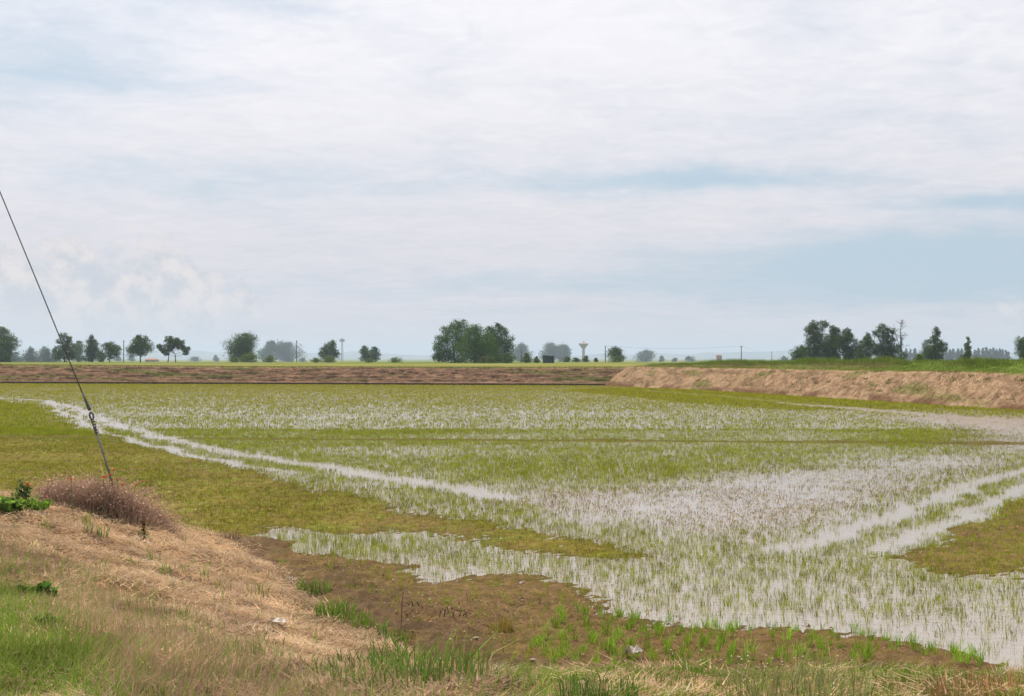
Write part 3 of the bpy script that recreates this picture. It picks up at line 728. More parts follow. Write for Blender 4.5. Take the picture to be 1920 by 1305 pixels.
def tree(label, px, top, wpx, D, kind='round', col=(.05, .085, .025), fill=1.0, gaps=.24, base=None, name='tree', cat='tree', group=None, lobes=None, skew=0, trunk_r=None, stems=1, x0=None, dens=1., bare=0):
    X = (px - 960) / FPX * D; gz = float(plain_z(math.hypot(X, D))) if base is None else base
    H = CAMZ + (HOR - top) / FPX * D - gz; W = 1.22 * wpx / FPX * D
    root = empty(name, (X, D, gz - .05), label, cat, group)
    cr, B = crown_mesh('crown', W, H, kind, D, col, fill, gaps, lobes, skew, dens)
    obj('crown', cr, root)
    mb = MB(); r0 = trunk_r or max(.10, .022 * H + .00006 * D)
    zt = max(b[0][2] for b in B) * .92
    for s_ in range(stems):
        ox = (s_ - (stems - 1) / 2) * W * .22; pts = [(ox + random.gauss(0, .02) * W * i, random.gauss(0, .01) * W * i, zt * i / 5) for i in range(6)]
        pts[0] = (ox, 0, 0); mb.tube(pts, [r0 * (1.25 - .2 * i) if i < 5 else r0 * .2 for i in range(6)])
    for i, (c, cc) in enumerate(B):
        zs = min(c[2] * .62, zt * .9); f = zs / zt * 5; j = min(int(f), 4); p = Vector(pts[j]).lerp(Vector(pts[j + 1]), f - j)
        m = p.lerp(Vector(c), .5) + Vector((0, 0, -.04 * H)); mb.tube([p, m, Vector(c)], [r0 * .5, r0 * .36, r0 * .2], 5, False)
        for q in cc[: 4]: mb.tube([Vector(c), Vector(q)], [r0 * .2, r0 * .07], 4, False)
    for _ in range(bare):                       # dead twigs standing out of the crown
        a = random.uniform(-1, 1) * .3; z0 = H * random.uniform(.55, .8)
        mb.tube([(a * W * .4, 0, z0), (a * W * .7, random.gauss(0, .1) * W, H * random.uniform(.9, 1.06))], [r0 * .3, r0 * .12], 4, False)
    mb.build('trunk', BARK, root, True)
    return root
def bush(label, px, top, wpx, D, col=(.06, .095, .03), group=None, name='bush', base=None, kind='bush', fill=.9):
    X = (px - 960) / FPX * D; gz = float(plain_z(math.hypot(X, D))) if base is None else base
    H = CAMZ + (HOR - top) / FPX * D - gz; W = wpx / FPX * D
    root = empty(name, (X, D, gz - .05), label, 'bush', group); cr, B = crown_mesh('foliage', W, H, kind, D, col, fill, .3); obj('foliage', cr, root)
    mb = MB()
    for c, cc in B: mb.tube([(c[0] * .2, c[1] * .2, 0), (c[0] * .7, c[1] * .7, c[2] * .6), tuple(c)], [.06, .05, .03], 5, False)
    mb.build('stem', BARK, root); return root

DK = (.072, .118, .028); MG = (.088, .142, .030); OL = (.115, .165, .032); BG = (.062, .105, .038)
tree('tall leafy tree cut by the left edge of the picture', 2, 612, 54, 520, 'oval', MG, 1.2, .2)
for px, top, w, lb in ((30, 659, 34, 'low bush beside the tree at the left edge'), (58, 650, 40, 'broad bush left of the guy wire on the horizon'), (84, 649, 36, 'rounded bush just left of the tree crossed by the wire'), (100, 652, 26, 'small bush touching the tree crossed by the wire')):
    bush(lb, px, top, w, 1300, BG, 'bushes on the left horizon')
tree('ragged dark tree that the guy wire crosses', 121, 625, 34, 520, 'open', DK, 1.0, .2, lobes=[(-.1, .88, .42), (.35, .82, .36), (-.55, .74, .28), (0, .62, .6), (.45, .5, .5), (-.45, .4, .5), (.1, .25, .75), (.55, .22, .5), (-.6, .2, .45)])
tree('paler tree behind the dark tree crossed by the wire', 147, 638, 30, 900, 'round', MG, .9, .24)
tree('upright oval tree between the wire and the leftmost pole', 171, 627, 30, 560, 'oval', BG, 1.1, .24)
tree('low spreading tree just left of the leftmost pole', 206, 642, 38, 520, 'umbrella', DK, .9, .22)
bush('low bush at the foot of the spreading tree left of the pole', 190, 658, 22, 640, BG)
tree('umbrella shaped tree on a clear trunk right of the leftmost pole', 263, 628, 42, 500, 'umbrella', DK, .95, .2, trunk_r=.20)
tree('leaning tree with two trunks and a drooping crown', 322, 632, 54, 500, 'umbrella', DK, .9, .19, lobes=[(-.1, .88, .26), (.18, .82, .3), (-.05, .68, .3), (.5, .68, .30), (.72, .52, .27), (.85, .38, .18), (-.45, .55, .24), (-.66, .62, .17), (-.35, .38, .24), (0, .55, .22)], stems=2, trunk_r=.16)
for px, top, w, lb in ((223, 667, 14, 'tiny far bush just left of the leftmost pole'), (246, 665, 16, 'tiny far bush left of the umbrella shaped tree'), (365, 669, 22, 'small dark far bush right of the leaning tree'), (404, 666, 15, 'small round far tree left of the big round tree')):
    bush(lb, px, top, w, 2600, BG, 'far bushes on the plain')
tree('big round dense tree at the left of centre', 458, 625, 54, 560, 'round', DK, 1.3, .22)
for px, top, w, lb in ((441, 670, 26, 'low scrub left of the big round tree trunk'), (470, 663, 40, 'light green scrub under the big round tree'), (505, 668, 30, 'low scrub right of the big round tree')):
    bush(lb, px, top, w, 470, OL, 'scrub along the far bank')
tree('small hazy tree right of the big round tree', 494, 654, 22, 2500, 'round', BG, 1., .25)
tree('hazy tree with a tall trunk left of a pole', 511, 639, 30, 2300, 'umbrella', BG, 1., .22)
tree('broad hazy tree touching the second pole', 539, 641, 46, 2300, 'round', BG, 1.2, .25)
bush('low far bush right of the second pole', 568, 671, 16, 2200, BG)
tree('lopsided tree just left of the telecom mast', 616, 636, 34, 640, 'oval', DK, 1.1, .2, lobes=[(.35, .88, .3), (.45, .7, .4), (-.1, .68, .4), (-.45, .5, .4), (.2, .45, .6), (.6, .4, .4), (-.5, .3, .45), (.1, .25, .7)])
for px, top, w, lb in ((592, 671, 28, 'low green scrub left of the telecom mast'), (618, 668, 34, 'green scrub under the lopsided tree'), (690, 672, 26, 'low scrub under the two small twin trees'), (738, 671, 38, 'rounded low scrub left of the big tree clump')):
    bush(lb, px, top, w, 460, OL, 'scrub along the far bank')
tree('left one of two small trees right of the telecom mast', 685, 648, 26, 720, 'open', DK, .9, .2, bare=2)
tree('right one of two small trees right of the telecom mast', 704, 650, 22, 720, 'open', DK, 1.0, .2)
# the clump in the middle
tree('tall tree on the left of the central clump', 853, 603, 62, 425, 'round', (.062, .126, .016), 1.9, .22, lobes=[(.0, .93, .28), (.45, .92, .30), (-.4, .78, .36), (.3, .72, .5), (-.65, .55, .36), (-.1, .5, .55), (-.8, .36, .34), (.5, .45, .5), (-.5, .2, .5), (.2, .2, .6), (-.85, .14, .3)])
tree('lighter green tree at the front of the central clump', 890, 608, 78, 405, 'bush', (.068, .134, .016), 2.6, .24, base=2.3)
tree('dark tree on the right of the central clump', 929, 607, 58, 425, 'oval', (.056, .114, .015), 1.9, .2, lobes=[(.15, .93, .24), (.35, .80, .34), (-.25, .78, .36), (.55, .60, .38), (-.1, .58, .55), (.7, .38, .36), (.1, .35, .6), (.75, .16, .35), (-.5, .3, .5), (.2, .12, .6)])
bush('low leafy shrub at the foot of the central clump', 918, 664, 22, 396, OL); bush('yellowish shrub before the central clump', 905, 668, 16, 392, (.12, .15, .03)); bush('dark shrub at the right foot of the central clump', 948, 662, 30, 400, MG)
tree('hazy round tree right of the central clump', 977, 644, 34, 2300, 'round', BG, 1.1, .25)
bush('green shrub in front of the hazy round tree', 988, 661, 24, 430, OL); bush('low shrub left of the dark shed', 1006, 668, 16, 430, MG)
tree('left one of two hazy trees behind the dark shed', 1029, 644, 34, 2400, 'round', BG, 1.2, .25)
tree('right one of two hazy trees behind the dark shed', 1052, 646, 32, 2400, 'round', BG, 1.2, .25)
for px, top, w, lb in ((1064, 669, 20, 'low green scrub right of the dark shed'), (1080, 671, 18, 'low scrub left of the water tower'), (1100, 667, 18, 'dark scrub at the foot of the water tower'), (1118, 671, 12, 'tiny scrub right of the water tower')):
    bush(lb, px, top, w, 520, MG, 'scrub along the far bank')
tree('small round tree right of the third pole', 1156, 651, 32, 520, 'round', DK, 1.1, .22)
bush('low scrub under the small round tree right of the third pole', 1157, 668, 34, 480, OL, 'scrub along the far bank')
tree('hazy dome shaped tree right of the small round tree', 1212, 656, 34, 2400, 'bush', BG, 1.1, .25)
for px, top, w, lb in ((1241, 667, 12, 'tiny far tree between two hazy domes'), (1265, 671, 14, 'tiny scrub on the horizon right of the tiny far tree'), (1292, 668, 22, 'small far bush left of the red tower house')):
    bush(lb, px, top, w, 2200, BG, 'far bushes on the plain')
for px, top, w, lb in ((1470, 668, 20, 'far bush left of the right hand tree group'), (1488, 666, 16, 'far bush touching the right hand tree group')):
    bush(lb, px, top, w, 2000, BG, 'far bushes on the plain')
# the group on the right
tree('low side tree at the left end of the right hand group', 1504, 648, 36, 420, 'open', DK, 1.0, .2)
tree('tallest tree in the right hand group', 1531, 603, 46, 410, 'oval', (.062, .105, .028), 1.2, .19, lobes=[(-.2, .93, .4), (.35, .92, .36), (-.5, .8, .36), (.2, .76, .5), (-.35, .62, .5), (.4, .55, .5), (-.2, .42, .6), (.35, .32, .55), (-.4, .22, .6), (.1, .12, .8)])
tree('tree leaning on the tallest one in the right hand group', 1561, 609, 44, 415, 'oval', (.066, .108, .030), 1.05, .19)
tree('pointed tree right of the tallest pair', 1590, 615, 46, 405, 'oval', (.068, .112, .028), 1.0, .19)
tree('thin ragged tree with bare twigs at its top', 1627, 624, 40, 400, 'oval', DK, .9, .18, bare=4)
tree('dark leaning tree beside the dead tree', 1662, 610, 46, 400, 'oval', (.05, .086, .022), 1.1, .2, lobes=[(-.2, .92, .4), (.25, .85, .34), (-.65, .78, .3), (-.1, .72, .4), (.3, .62, .4), (0, .48, .55), (.5, .4, .45), (-.3, .28, .6), (.4, .2, .6), (0, .1, .7)], bare=1)
def dead_tree(label, px, top, D, wpx):
    X = (px - 960) / FPX * D; H = CAMZ + (HOR - top) / FPX * D - 2.3; W = wpx / FPX * D
    root = empty('dead_tree', (X, D, 2.25), label, 'dead tree'); mb = MB(); R = random.Random(4)
    mb.tube([(0, 0, 0), (.1, 0, H * .4), (-.05, .1, H * .75), (.15, 0, H)], [.22, .17, .10, .04])
    for i in range(26):
        z = H * R.uniform(.35, .95); a = R.uniform(0, 6.28); l = W * .55 * (1.15 - z / H) + .4; e = Vector((math.cos(a) * l, math.sin(a) * l, z + l * R.uniform(.3, 1)))
        b = Vector((0, 0, z)); m = b.lerp(e, .5) + Vector((R.gauss(0, .1), 0, .1)); mb.tube([b, m, e], [.08, .055, .025], 4, False)
        for _ in range(3):
            f = m.lerp(e, R.random()); mb.tube([f, f + Vector((R.gauss(0, .4), R.gauss(0, .4), R.uniform(0, .6)))], [.035, .018], 4, False)
    mb.tube([(0, 0, H * .3), (-W * .28, 0, H * .62), (-W * .46, 0, H * .92)], [.12, .08, .03], 5)
    mb.build('trunk', BARK, root); cr, _ = crown_mesh('leaves', W * .8, H * .62, 'spire', D, DK, .55, .2, None, .1, .6); obj('leaves', cr, root)
dead_tree('half dead tree with a bare forked top', 1689, 600, 395, 30)
tree('hazy broad tree behind the dark spire', 1740, 637, 34, 1500, 'bush', BG, 1.1, .25)
tree('sparse spire shaped tree with twigs at its tip', 1755, 612, 42, 410, 'spire', DK, 1.0, .18, bare=4)
tree('small slim tree alone before the far poplars', 1815, 631, 24, 420, 'spire', MG, .9, .2)
tree('leafy tree cut by the right edge of the picture', 1924, 630, 46, 420, 'round', DK, 1., .2)
bush('green shrub on the crest under the hazy broad tree', 1722, 664, 26, 210, OL, base=2.6)
for i, (px, top) in enumerate([(1699, 653), (1707, 655), (1715, 653), (1768, 654), (1774, 653), (1781, 655), (1787, 653), (1796, 654), (1803, 653), (1828, 655), (1834, 653), (1843, 652), (1849, 651), (1856, 653), (1862, 652), (1868, 654), (1874, 653), (1880, 655), (1886, 656), (1891, 659)]):
    tree('slim hazy poplar in the far row on the right horizon', px, top + random.uniform(-.8, .8), 9, 2300, 'poplar', BG, 1.1, .24, name='poplar', group='far poplar row')

# ------------------------------------------------------------------ poles, mast, towers, shed
def pole(label, px, top, D, arms=0, r=.16):
    X = (px - 960) / FPX * D; gz = float(plain_z(D)); H = CAMZ + (HOR - top) / FPX * D - gz
    root = empty('utility_pole', (X, D, gz - .1), label, 'pole', 'utility poles on the plain')
    mb = MB(); mb.tube([(0, 0, 0), (0, 0, H)], [r, r * .7], 8); mb.build('post', WOOD, root)
    mb = MB(); mb.box((0, 0, H - .35), (1.1 if arms else .5, .12, .14), .4); mb.build('crossarm', WOOD, root)
    for s in (-1, 1):
        m = MB(); k = .5 if arms else .2; m.tube([(s * k * math.cos(.4), s * k * math.sin(.4), H - .28), (s * k * math.cos(.4), s * k * math.sin(.4), H - .05)], [.05, .04], 6); m.build('insulator', CONC, root)
    return Vector((X, D, gz + H - .1))
pole('leftmost utility pole, between two low trees', 232, 638, 520, r=.19)
pole('utility pole touching the broad hazy tree', 556, 638, 520, r=.19)
p3 = pole('utility pole right of the water tower', 1135, 648, 520, r=.19)
p4 = pole('utility pole with crossarm on the right horizon', 1390, 648, 520, 1, r=.19)
p5 = pole('short far pole right of the crossarm pole', 1447, 659, 800, r=.19)
for a, b, lb in ((p3, p4, 'thin power line strung between the two right hand poles'), (p4, p5, 'thin power line running on to the short far pole')):
    mb = MB(); mb.tube([a.lerp(b, i / 12) - Vector((0, 0, 1.0 * (1 - (i / 6 - 1) ** 2))) for i in range(13)], .022, 4); tag(mb.build('power_line', STEEL), lb, 'power line')
m = MB(); X = (977 - 960) / FPX * 440; m.tube([(X, 440, 2.2), (X + .1, 440, 5), (X - .05, 440, 3.6 + 22 / FPX * 440)], [.14, .12, .05], 6); m.tube([(X, 440, 5.0), (X + .5, 440, 5.9)], [.06, .03], 5)
tag(m.build('dead_tree', BARK), 'bare dead tree stump pole before the hazy round tree', 'dead tree')

def telecom():
    D = 1780.; X = (641.5 - 960) / FPX * D; gz = float(plain_z(D)); H = CAMZ + (HOR - 634) / FPX * D - gz
    r = empty('telecom_mast', (X, D, gz - .1), 'grey lattice telecom mast with antennas at its top', 'mast'); L = MB(); Bm = MB()
    c = [(math.cos(a), math.sin(a)) for a in (.3, 2.394, 4.489)]
    wd = lambda z: 1.5 - .75 * z / H
    for x, y in c: 
        g = MB(); g.tube([(x * wd(0), y * wd(0), 0), (x * wd(H), y * wd(H), H)], .20, 6); g.build('leg', STEELB, r)
    n = 14
    for i in range(n):
        z0, z1 = H * i / n, H * (i + 1) / n
        for j in range(3):
            a, b = c[j], c[(j + 1) % 3]; Bm.tube([(a[0] * wd(z0), a[1] * wd(z0), z0), (b[0] * wd(z1), b[1] * wd(z1), z1)], .10, 4); Bm.tube([(a[0] * wd(z1), a[1] * wd(z1), z1), (b[0] * wd(z1), b[1] * wd(z1), z1)], .09, 4)
    Bm.build('bracing', STEELB, r)
    for z in (H * .86,):
        g = MB(); g.lathe([(.2, z), (3.0, z), (3.0, z + .25), (.2, z + .25), (.2, z)], 16); g.build('platform', STEELB, r)
    for k in range(6):
        a = k * 1.047; g = MB(); g.box((3.1 * math.cos(a), 3.1 * math.sin(a), H * .86 + 1.6), (.5, .7, 3.0), a); g.build('antenna', STEELB, r)
    g = MB(); g.tube([(0, 0, H * .9), (0, 0, H + 1.2)], [.15, .06], 6); g.build('spike', STEELB, r)
STEELB = solid_mat('pale_steel', (.22, .225, .24), .7)
telecom()
def water_tower():
    D = 1950.; X = (1094 - 960) / FPX * D; gz = float(plain_z(D)); H = CAMZ + (HOR - 641) / FPX * D - gz; R = 9.2 / FPX * D
    r = empty('water_tower', (X, D, gz - .2), 'grey funnel shaped concrete water tower on a slim shaft', 'water tower')
    g = MB(); g.lathe([(2.3, 0), (2.0, H * .5), (1.9, H * .70)]); g.build('shaft', CONC, r, True)
    zb = H * .68; g = MB(); g.lathe([(1.9, zb), (2.6, zb + 1), (R * .97, H - 3.0), (R, H - 2.6), (R, H - 2.0)], 36); g.build('bowl', CONC, r, True)
    g = MB(); g.lathe([(R, H - 2.0), (R * .7, H - 1.2), (1.5, H - .2), (1.5, H + 1.0), (.01, H + 1.2)], 36); g.build('roof', CONC, r, True)
    for k in range(12):
        a = k * math.pi / 6; g = MB(); g.tube([(2.2 * math.cos(a), 2.2 * math.sin(a), zb + .4), (R * math.cos(a) * .99, R * math.sin(a) * .99, H - 2.8)], .22, 4); g.build('rib', CONC, r)
water_tower()
def shed():
    D = 415.; X = (1028.5 - 960) / FPX * D; gz = 2.22; w, d, h = 3.2, 2.4, 2.05
    r = empty('shed', (X, D, gz), 'small dark shed with a sloping roof beside the scrub', 'shed'); r.rotation_euler.z = -.12
    T = solid_mat('dark_tin', (.028, .040, .040), .7); Rf = solid_mat('grey_roof_sheet', (.11, .12, .125), .6); Br = solid_mat('brown_board', (.16, .10, .08), .9)
    n = 8
    for i in range(n):
        g = MB(); x = -w / 2 + (i + .5) * w / n; hh = h + .22 * (1 - (i + .5) / n); g.box((x, -d / 2, hh / 2), (w / n - .02, .05 + .02 * (i % 2), hh)); g.build('wall_board', T, r)
    for s in (-1, 1):
        g = MB(); hh = h + (.22 if s < 0 else 0); g.box((s * (w / 2 - .03), .04, hh / 2), (.05, d, hh)); g.build('side_wall', T, r)
    g = MB(); g.box((0, d / 2, h / 2), (w, .05, h)); g.build('back_wall', T, r)
    g = MB(); V = [(-w / 2 - .2, -d / 2 - .3, h + .30), (w / 2 + .25, -d / 2 - .3, h + .06), (w / 2 + .25, d / 2 + .2, h + .06), (-w / 2 - .2, d / 2 + .2, h + .30)]
    V += [(x, y, z + .07) for x, y, z in V]; g.add((V, [(3, 2, 1, 0), (4, 5, 6, 7), (0, 1, 5, 4), (1, 2, 6, 5), (2, 3, 7, 6), (3, 0, 4, 7)])); g.build('roof', Rf, r)
    g = MB(); g.tube([(-w / 2 + .25, -d / 2 - .08, 1.3), (.1, -d / 2 - .10, .1)], .09, 4); g.build('leaning_board', Br, r)
shed()
def far_house(label, name, px, D, wpx, top, roof_px, wallc, roofc, cat, dep=8):
    X = (px - 960) / FPX * D; gz = float(plain_z(D)); H = CAMZ + (HOR - top) / FPX * D - gz; W = wpx / FPX * D; rh = roof_px / FPX * D
    r = empty(name, (X, D, gz - .2), label, cat); wm = solid_mat('plaster', wallc, .9); rm = solid_mat('roof_tiles', roofc, .9)
    g = MB(); g.box((0, 0, (H - rh) / 2), (W, dep, H - rh)); g.build('wall', wm, r)
    e = .4; z = H - rh; V = [(-W / 2 - e, -dep / 2 - e, z), (W / 2 + e, -dep / 2 - e, z), (W / 2 + e, dep / 2 + e, z), (-W / 2 - e, dep / 2 + e, z), (-W / 4, 0, H), (W / 4, 0, H)]
    g = MB(); g.add((V, [(3, 2, 1, 0), (0, 1, 5, 4), (2, 3, 4, 5), (1, 2, 5), (3, 0, 4)])); g.build('roof', rm, r)
    dk = solid_mat('window_dark', (.04, .045, .05), .3)
    for k in (-1, 1):
        g = MB(); g.box((k * W * .25, -dep / 2 - .03, (H - rh) * .6), (W * .12, .06, (H - rh) * .25)); g.build('window', dk, r)
far_house('low far house with a reddish tiled roof left of the leaning tree', 'far_house', 285, 900, 20, 670.5, 3.2, (.40, .33, .30), (.34, .17, .13), 'house')
far_house('square reddish tower house far off on the right horizon', 'tower_house', 1348, 1500, 9, 664.5, 1.5, (.32, .20, .19), (.30, .16, .13), 'house')

# ------------------------------------------------------------------ guy wire with its grip
def guy_wire():
    Dw = on_dyke(216, 972)[1]; zf = lambda py, D: CAMZ - (py - HOR) / FPX * D
    def pt(px, py, D): return Vector(((px - 960) / FPX * D, D, zf(py, D)))
    foot = pt(226, 920, Dw); gx, gy = foot.x, foot.y; ground = float(dyke_z(np.array([gx]), np.array([gy]))[0])
    r = empty('guy_wire', (gx, gy, ground), 'dark steel guy wire slanting up from the dry grass clump out of the picture', 'guy wire')
    L = lambda v: v - Vector((gx, gy, ground))
    e0 = pt(178, 800, Dw + .25); e1 = pt(168, 768, Dw + .32); e2 = pt(155, 738, Dw + .4); up = pt(0, 360, Dw + 1.2); far = up + (up - e2) * .9
    rod0 = Vector((foot.x + .10, foot.y, ground - .15))
    g = MB(); g.tube([L(rod0), L(e0)], [.019, .017], 8); g.build('anchor_rod', STEEL, r, True)
    g = MB()                                        # eye of the rod and thimble
    d = (e1 - e0).normalized(); sdv = d.cross(Vector((0, 1, 0))).normalized(); c = e0.lerp(e1, .62); R = .045
    g.tube([L(c + d * R * 1.5 * math.cos(t) + sdv * R * .75 * math.sin(t)) for t in [i * math.pi / 8 for i in range(17)]], .020, 6, False); g.build('thimble', STEEL, r, True)
    for i in range(5):
        q = e0.lerp(e1, -.35 + i * .16); k = MB(); k.tube([L(q - sdv * .026), L(q + sdv * .032)], .017, 6); k.tube([L(q + sdv * .026 - d * .03), L(q + sdv * .026 + d * .05)], .012, 5); k.build('clamp', STEEL, r)
    g = MB(); N = 60; g.tube([L(e1.lerp(e2, i / N) + (sdv * math.cos(i * 1.1) + Vector((0, 1, 0)) * math.sin(i * 1.1)) * .018 * (1 - i / N * .6)) for i in range(N + 1)], [.022 - .008 * i / N for i in range(N + 1)], 6)
    g.tube([L(e1), L(e2)], [.026, .016], 6); g.build('preformed_grip', STEEL, r, True)
    g = MB(); g.tube([L(e2), L(e2.lerp(up, .5) + Vector((.015, 0, -.02))), L(up), L(far)], [.0125, .0125, .0125, .0125], 6); g.build('cable', STEEL, r, True)
guy_wire()

# ------------------------------------------------------------------ plants on the dyke
def fixed_blades(name, P, h, w, ln, c, tip=None, parent=None, loc=None):
    V, F, C = blades(P, h, w, ln, c, 2, tipcol=tip); return obj(name, mesh_data(name, V, F, C, GRASS), parent, loc)
def clump():
    x, y, z = on_dyke(200, 972); n = 15000
    u = rng.uniform(-1, 1, n); v = rng.normal(0, .40, n); X = x + u * 1.3 - .06; Y = y + v * .8 + .1
    env = (1 - np.abs(u) ** 2.6) * (1 - np.clip(np.abs(v) / 1.6, 0, 1)); Z = dyke_z(X, Y)
    tf = rng.integers(0, 260, n); X = X * .35 + .65 * rng.permutation(X)[:260][tf]; u = (X - x + .06) / 1.3; Y = Y * .4 + .6 * rng.permutation(Y)[:260][tf]; v = Y - y - .1; Z = dyke_z(X, Y)
    env = (1 - np.clip(np.abs(u), 0, 1) ** 2.6) * (1 - np.clip(np.abs(v) / 1.6, 0, 1)); tl = rng.normal(0, .38, (260, 2))[tf]; th = rng.uniform(.45, 1.6, 260)[tf]
    h = (.16 + .32 * env) * th * rng.uniform(.5, 1.12, n) * (.65 + .7 * fbm(X * 4, Y * 4, 2, 151)); ln = (rng.normal(0, .35, (n, 2)) + tl) * h[:, None] + np.stack([u * .12, 0 * u], 1)
    base = vary((.40, .27, .165), n, .4); tip = vary((.62, .40, .30), n, .35); gm = rng.uniform(0, 1, n) < .07; base[gm] = vary((.12, .15, .04), gm.sum()); tip[gm] = base[gm]
    o = fixed_blades('dry_grass_clump', np.stack([X - x, Y - y, Z - z - .02], 1), h, rng.uniform(.004, .009, n), ln, base, tip, None, (x, y, z))
    k = rng.integers(0, n, 5200); C_ = np.stack([X - x + ln[:, 0], Y - y + ln[:, 1], Z - z + h], 1)[k] - [0, 0, .02]; V, F = leaf_quads(C_, .034, len(k))
    sh = obj('seed_heads', mesh_data('seed_heads', V, F, np.repeat(vary((.55, .34, .25), len(k), .4), 4, 0), GRASS), o); sh['kind'] = 'stuff'
    tag(o, 'mauve brown dry grass clump around the foot of the guy wire', 'grass clump')
clump()
POPPY = solid_mat('poppy_petals', (.62, .035, .015), .7, 0, .15, 30)
GSTEM = solid_mat('green_stem', (.10, .15, .04), .8)
def petal_mesh():
    mb = MB()
    for k in range(4):
        a = k * 1.571; ca, sa = math.cos(a), math.sin(a)
        V = [(0, 0, 0)] + [(r * math.cos(t) * ca - r * math.sin(t) * sa, r * math.cos(t) * sa + r * math.sin(t) * ca, z) for r, z, ts in ((.03, .012, (-.7, 0, .7)), (.05, .034, (-.8, 0, .8))) for t in ts]
        mb.add((V, [(0, 1, 2), (0, 2, 3), (1, 4, 5, 2), (2, 5, 6, 3)]))
    return mb
pm = petal_mesh()
for (px, py, lb) in ((213, 881, 'highest red poppy, right against the guy wire'), (205, 890, 'red poppy just left of the guy wire foot'), (195, 895, 'red poppy further left of the guy wire foot'),
                     (220, 899, 'red poppy just below the guy wire foot'), (134, 899, 'lone faint red poppy at the left of the dry clump'), (54, 909, 'lone red poppy left of the clump above the green weeds'),
                     (268, 903, 'large red poppy at the right of the dry clump'), (275, 903, 'red poppy touching the large one at the right'), (272, 912, 'red poppy below the pair at the right of the clump'),
                     (255, 908, 'small red poppy left of the right hand pair'), (230, 908, 'small red poppy in the middle of the dry clump')):
    D = on_dyke(px, 974)[1] - .05; X = (px - 960) / FPX * D; zt = CAMZ - (py - HOR) / FPX * D; g = float(dyke_z(np.array([X]), np.array([D]))[0])
    r = empty('poppy', (X, D, g), lb, 'poppy', 'red poppies in the dry clump'); h = zt - g
    mb = MB(); mb.tube([(random.gauss(0, .05), 0, -.02), (random.gauss(0, .03), 0, h * .5), (0, 0, h)], .005, 5); mb.build('stem', GSTEM, r)
    f = obj('flower', bpy.data.meshes.get('flower') or pm.build('flower', POPPY, r).data, r) if bpy.data.meshes.get('flower') else pm.build('flower', POPPY, r)
    f.location = (0, 0, h - .01); f.rotation_euler = (random.uniform(.5, 1.2), random.uniform(-.4, .4), random.uniform(0, 6)); q = random.uniform(.5, .75) * (1.25 if 'large' in lb else .85 if 'small' in lb else 1); f.scale = (q, q, q)

def leafy(name, label, cat, px, py, w, h, n, col, leaf=.09, group=None):
    """broad-leaved weed: stems with leaves up them"""
    x, y, z = on_dyke(px, py); r = empty(name, (x, y, z), label, cat, group); mb = MB(); cen, k = [], max(3, n // 12)
    for i in range(k):
        a = random.uniform(0, 6.28); q = w / 2 * math.sqrt(random.random()); hx, hy = math.cos(a) * q, math.sin(a) * q * .7; hh = h * random.uniform(.6, 1) * (1.1 - q / w)
        mb.tube([(hx * .4, hy * .4, -.03), (hx * .8, hy * .8, hh * .5), (hx, hy, hh)], [.007, .006, .003], 5)
        for j in range(n // k):
            t = random.uniform(.2, 1); cen.append((hx * (.4 + .6 * t) + random.gauss(0, .04), hy * (.4 + .6 * t) + random.gauss(0, .04), hh * t))
    mb.build('stem', GSTEM, r); cen = np.array(cen); V, F = leaf_quads(cen, leaf, len(cen)); C = np.repeat(vary(col, len(cen), .25), 4, 0)
    obj('leaves', mesh_data('leaves', V, F, C, GRASS), r); return r
leafy('weed', 'bright green leafy weed at the left of the dry clump', 'weed', 62, 962, .75, .30, 330, (.19, .32, .04), .075)
leafy('weed', 'bright green leafy weed nearest the left picture edge beside the dry clump', 'weed', 12, 962, .6, .36, 240, (.17, .28, .045), .075)
leafy('weed', 'taller greyish weed stalk behind the bright leafy weeds', 'weed', 40, 950, .28, .55, 90, (.10, .15, .05), .07)
leafy('weed', 'small green thistle on the edge of the straw by the mud', 'weed', 408, 1000, .25, .33, 80, (.11, .15, .045), .06)
leafy('weed', 'dark green broad leaved weed in the grass at the left edge', 'weed', 70, 1125, .45, .22, 130, (.07, .16, .025), .09)
leafy('weed', 'dark leafy weed low at the bottom left of the grass', 'weed', 78, 1190, .25, .18, 70, (.065, .13, .03), .08)
def dock():
    x, y, z = on_dyke(269, 1010); r = empty('dock_plant', (x, y, z), 'rust brown dock stalk standing alone in the straw', 'dock plant'); mb = MB(); mb.tube([(0, 0, -.02), (.01, 0, .18), (-.01, 0, .36)], [.010, .008, .004], 5); mb.build('stem', GSTEM, r)
    n = 110; t = rng.uniform(.12, .30, n); V, F = leaf_quads(np.stack([rng.normal(0, .016, n), rng.normal(0, .016, n), t], 1), .028, n); obj('seed_head', mesh_data('seed_head', V, F, np.repeat(vary((.22, .10, .05), n, .4), 4, 0), GRASS), r)
    m = tuft_mesh('leaves', 50, .08, .20, .012, (.15, .16, .05), .8); obj('leaves', m, r)
dock()
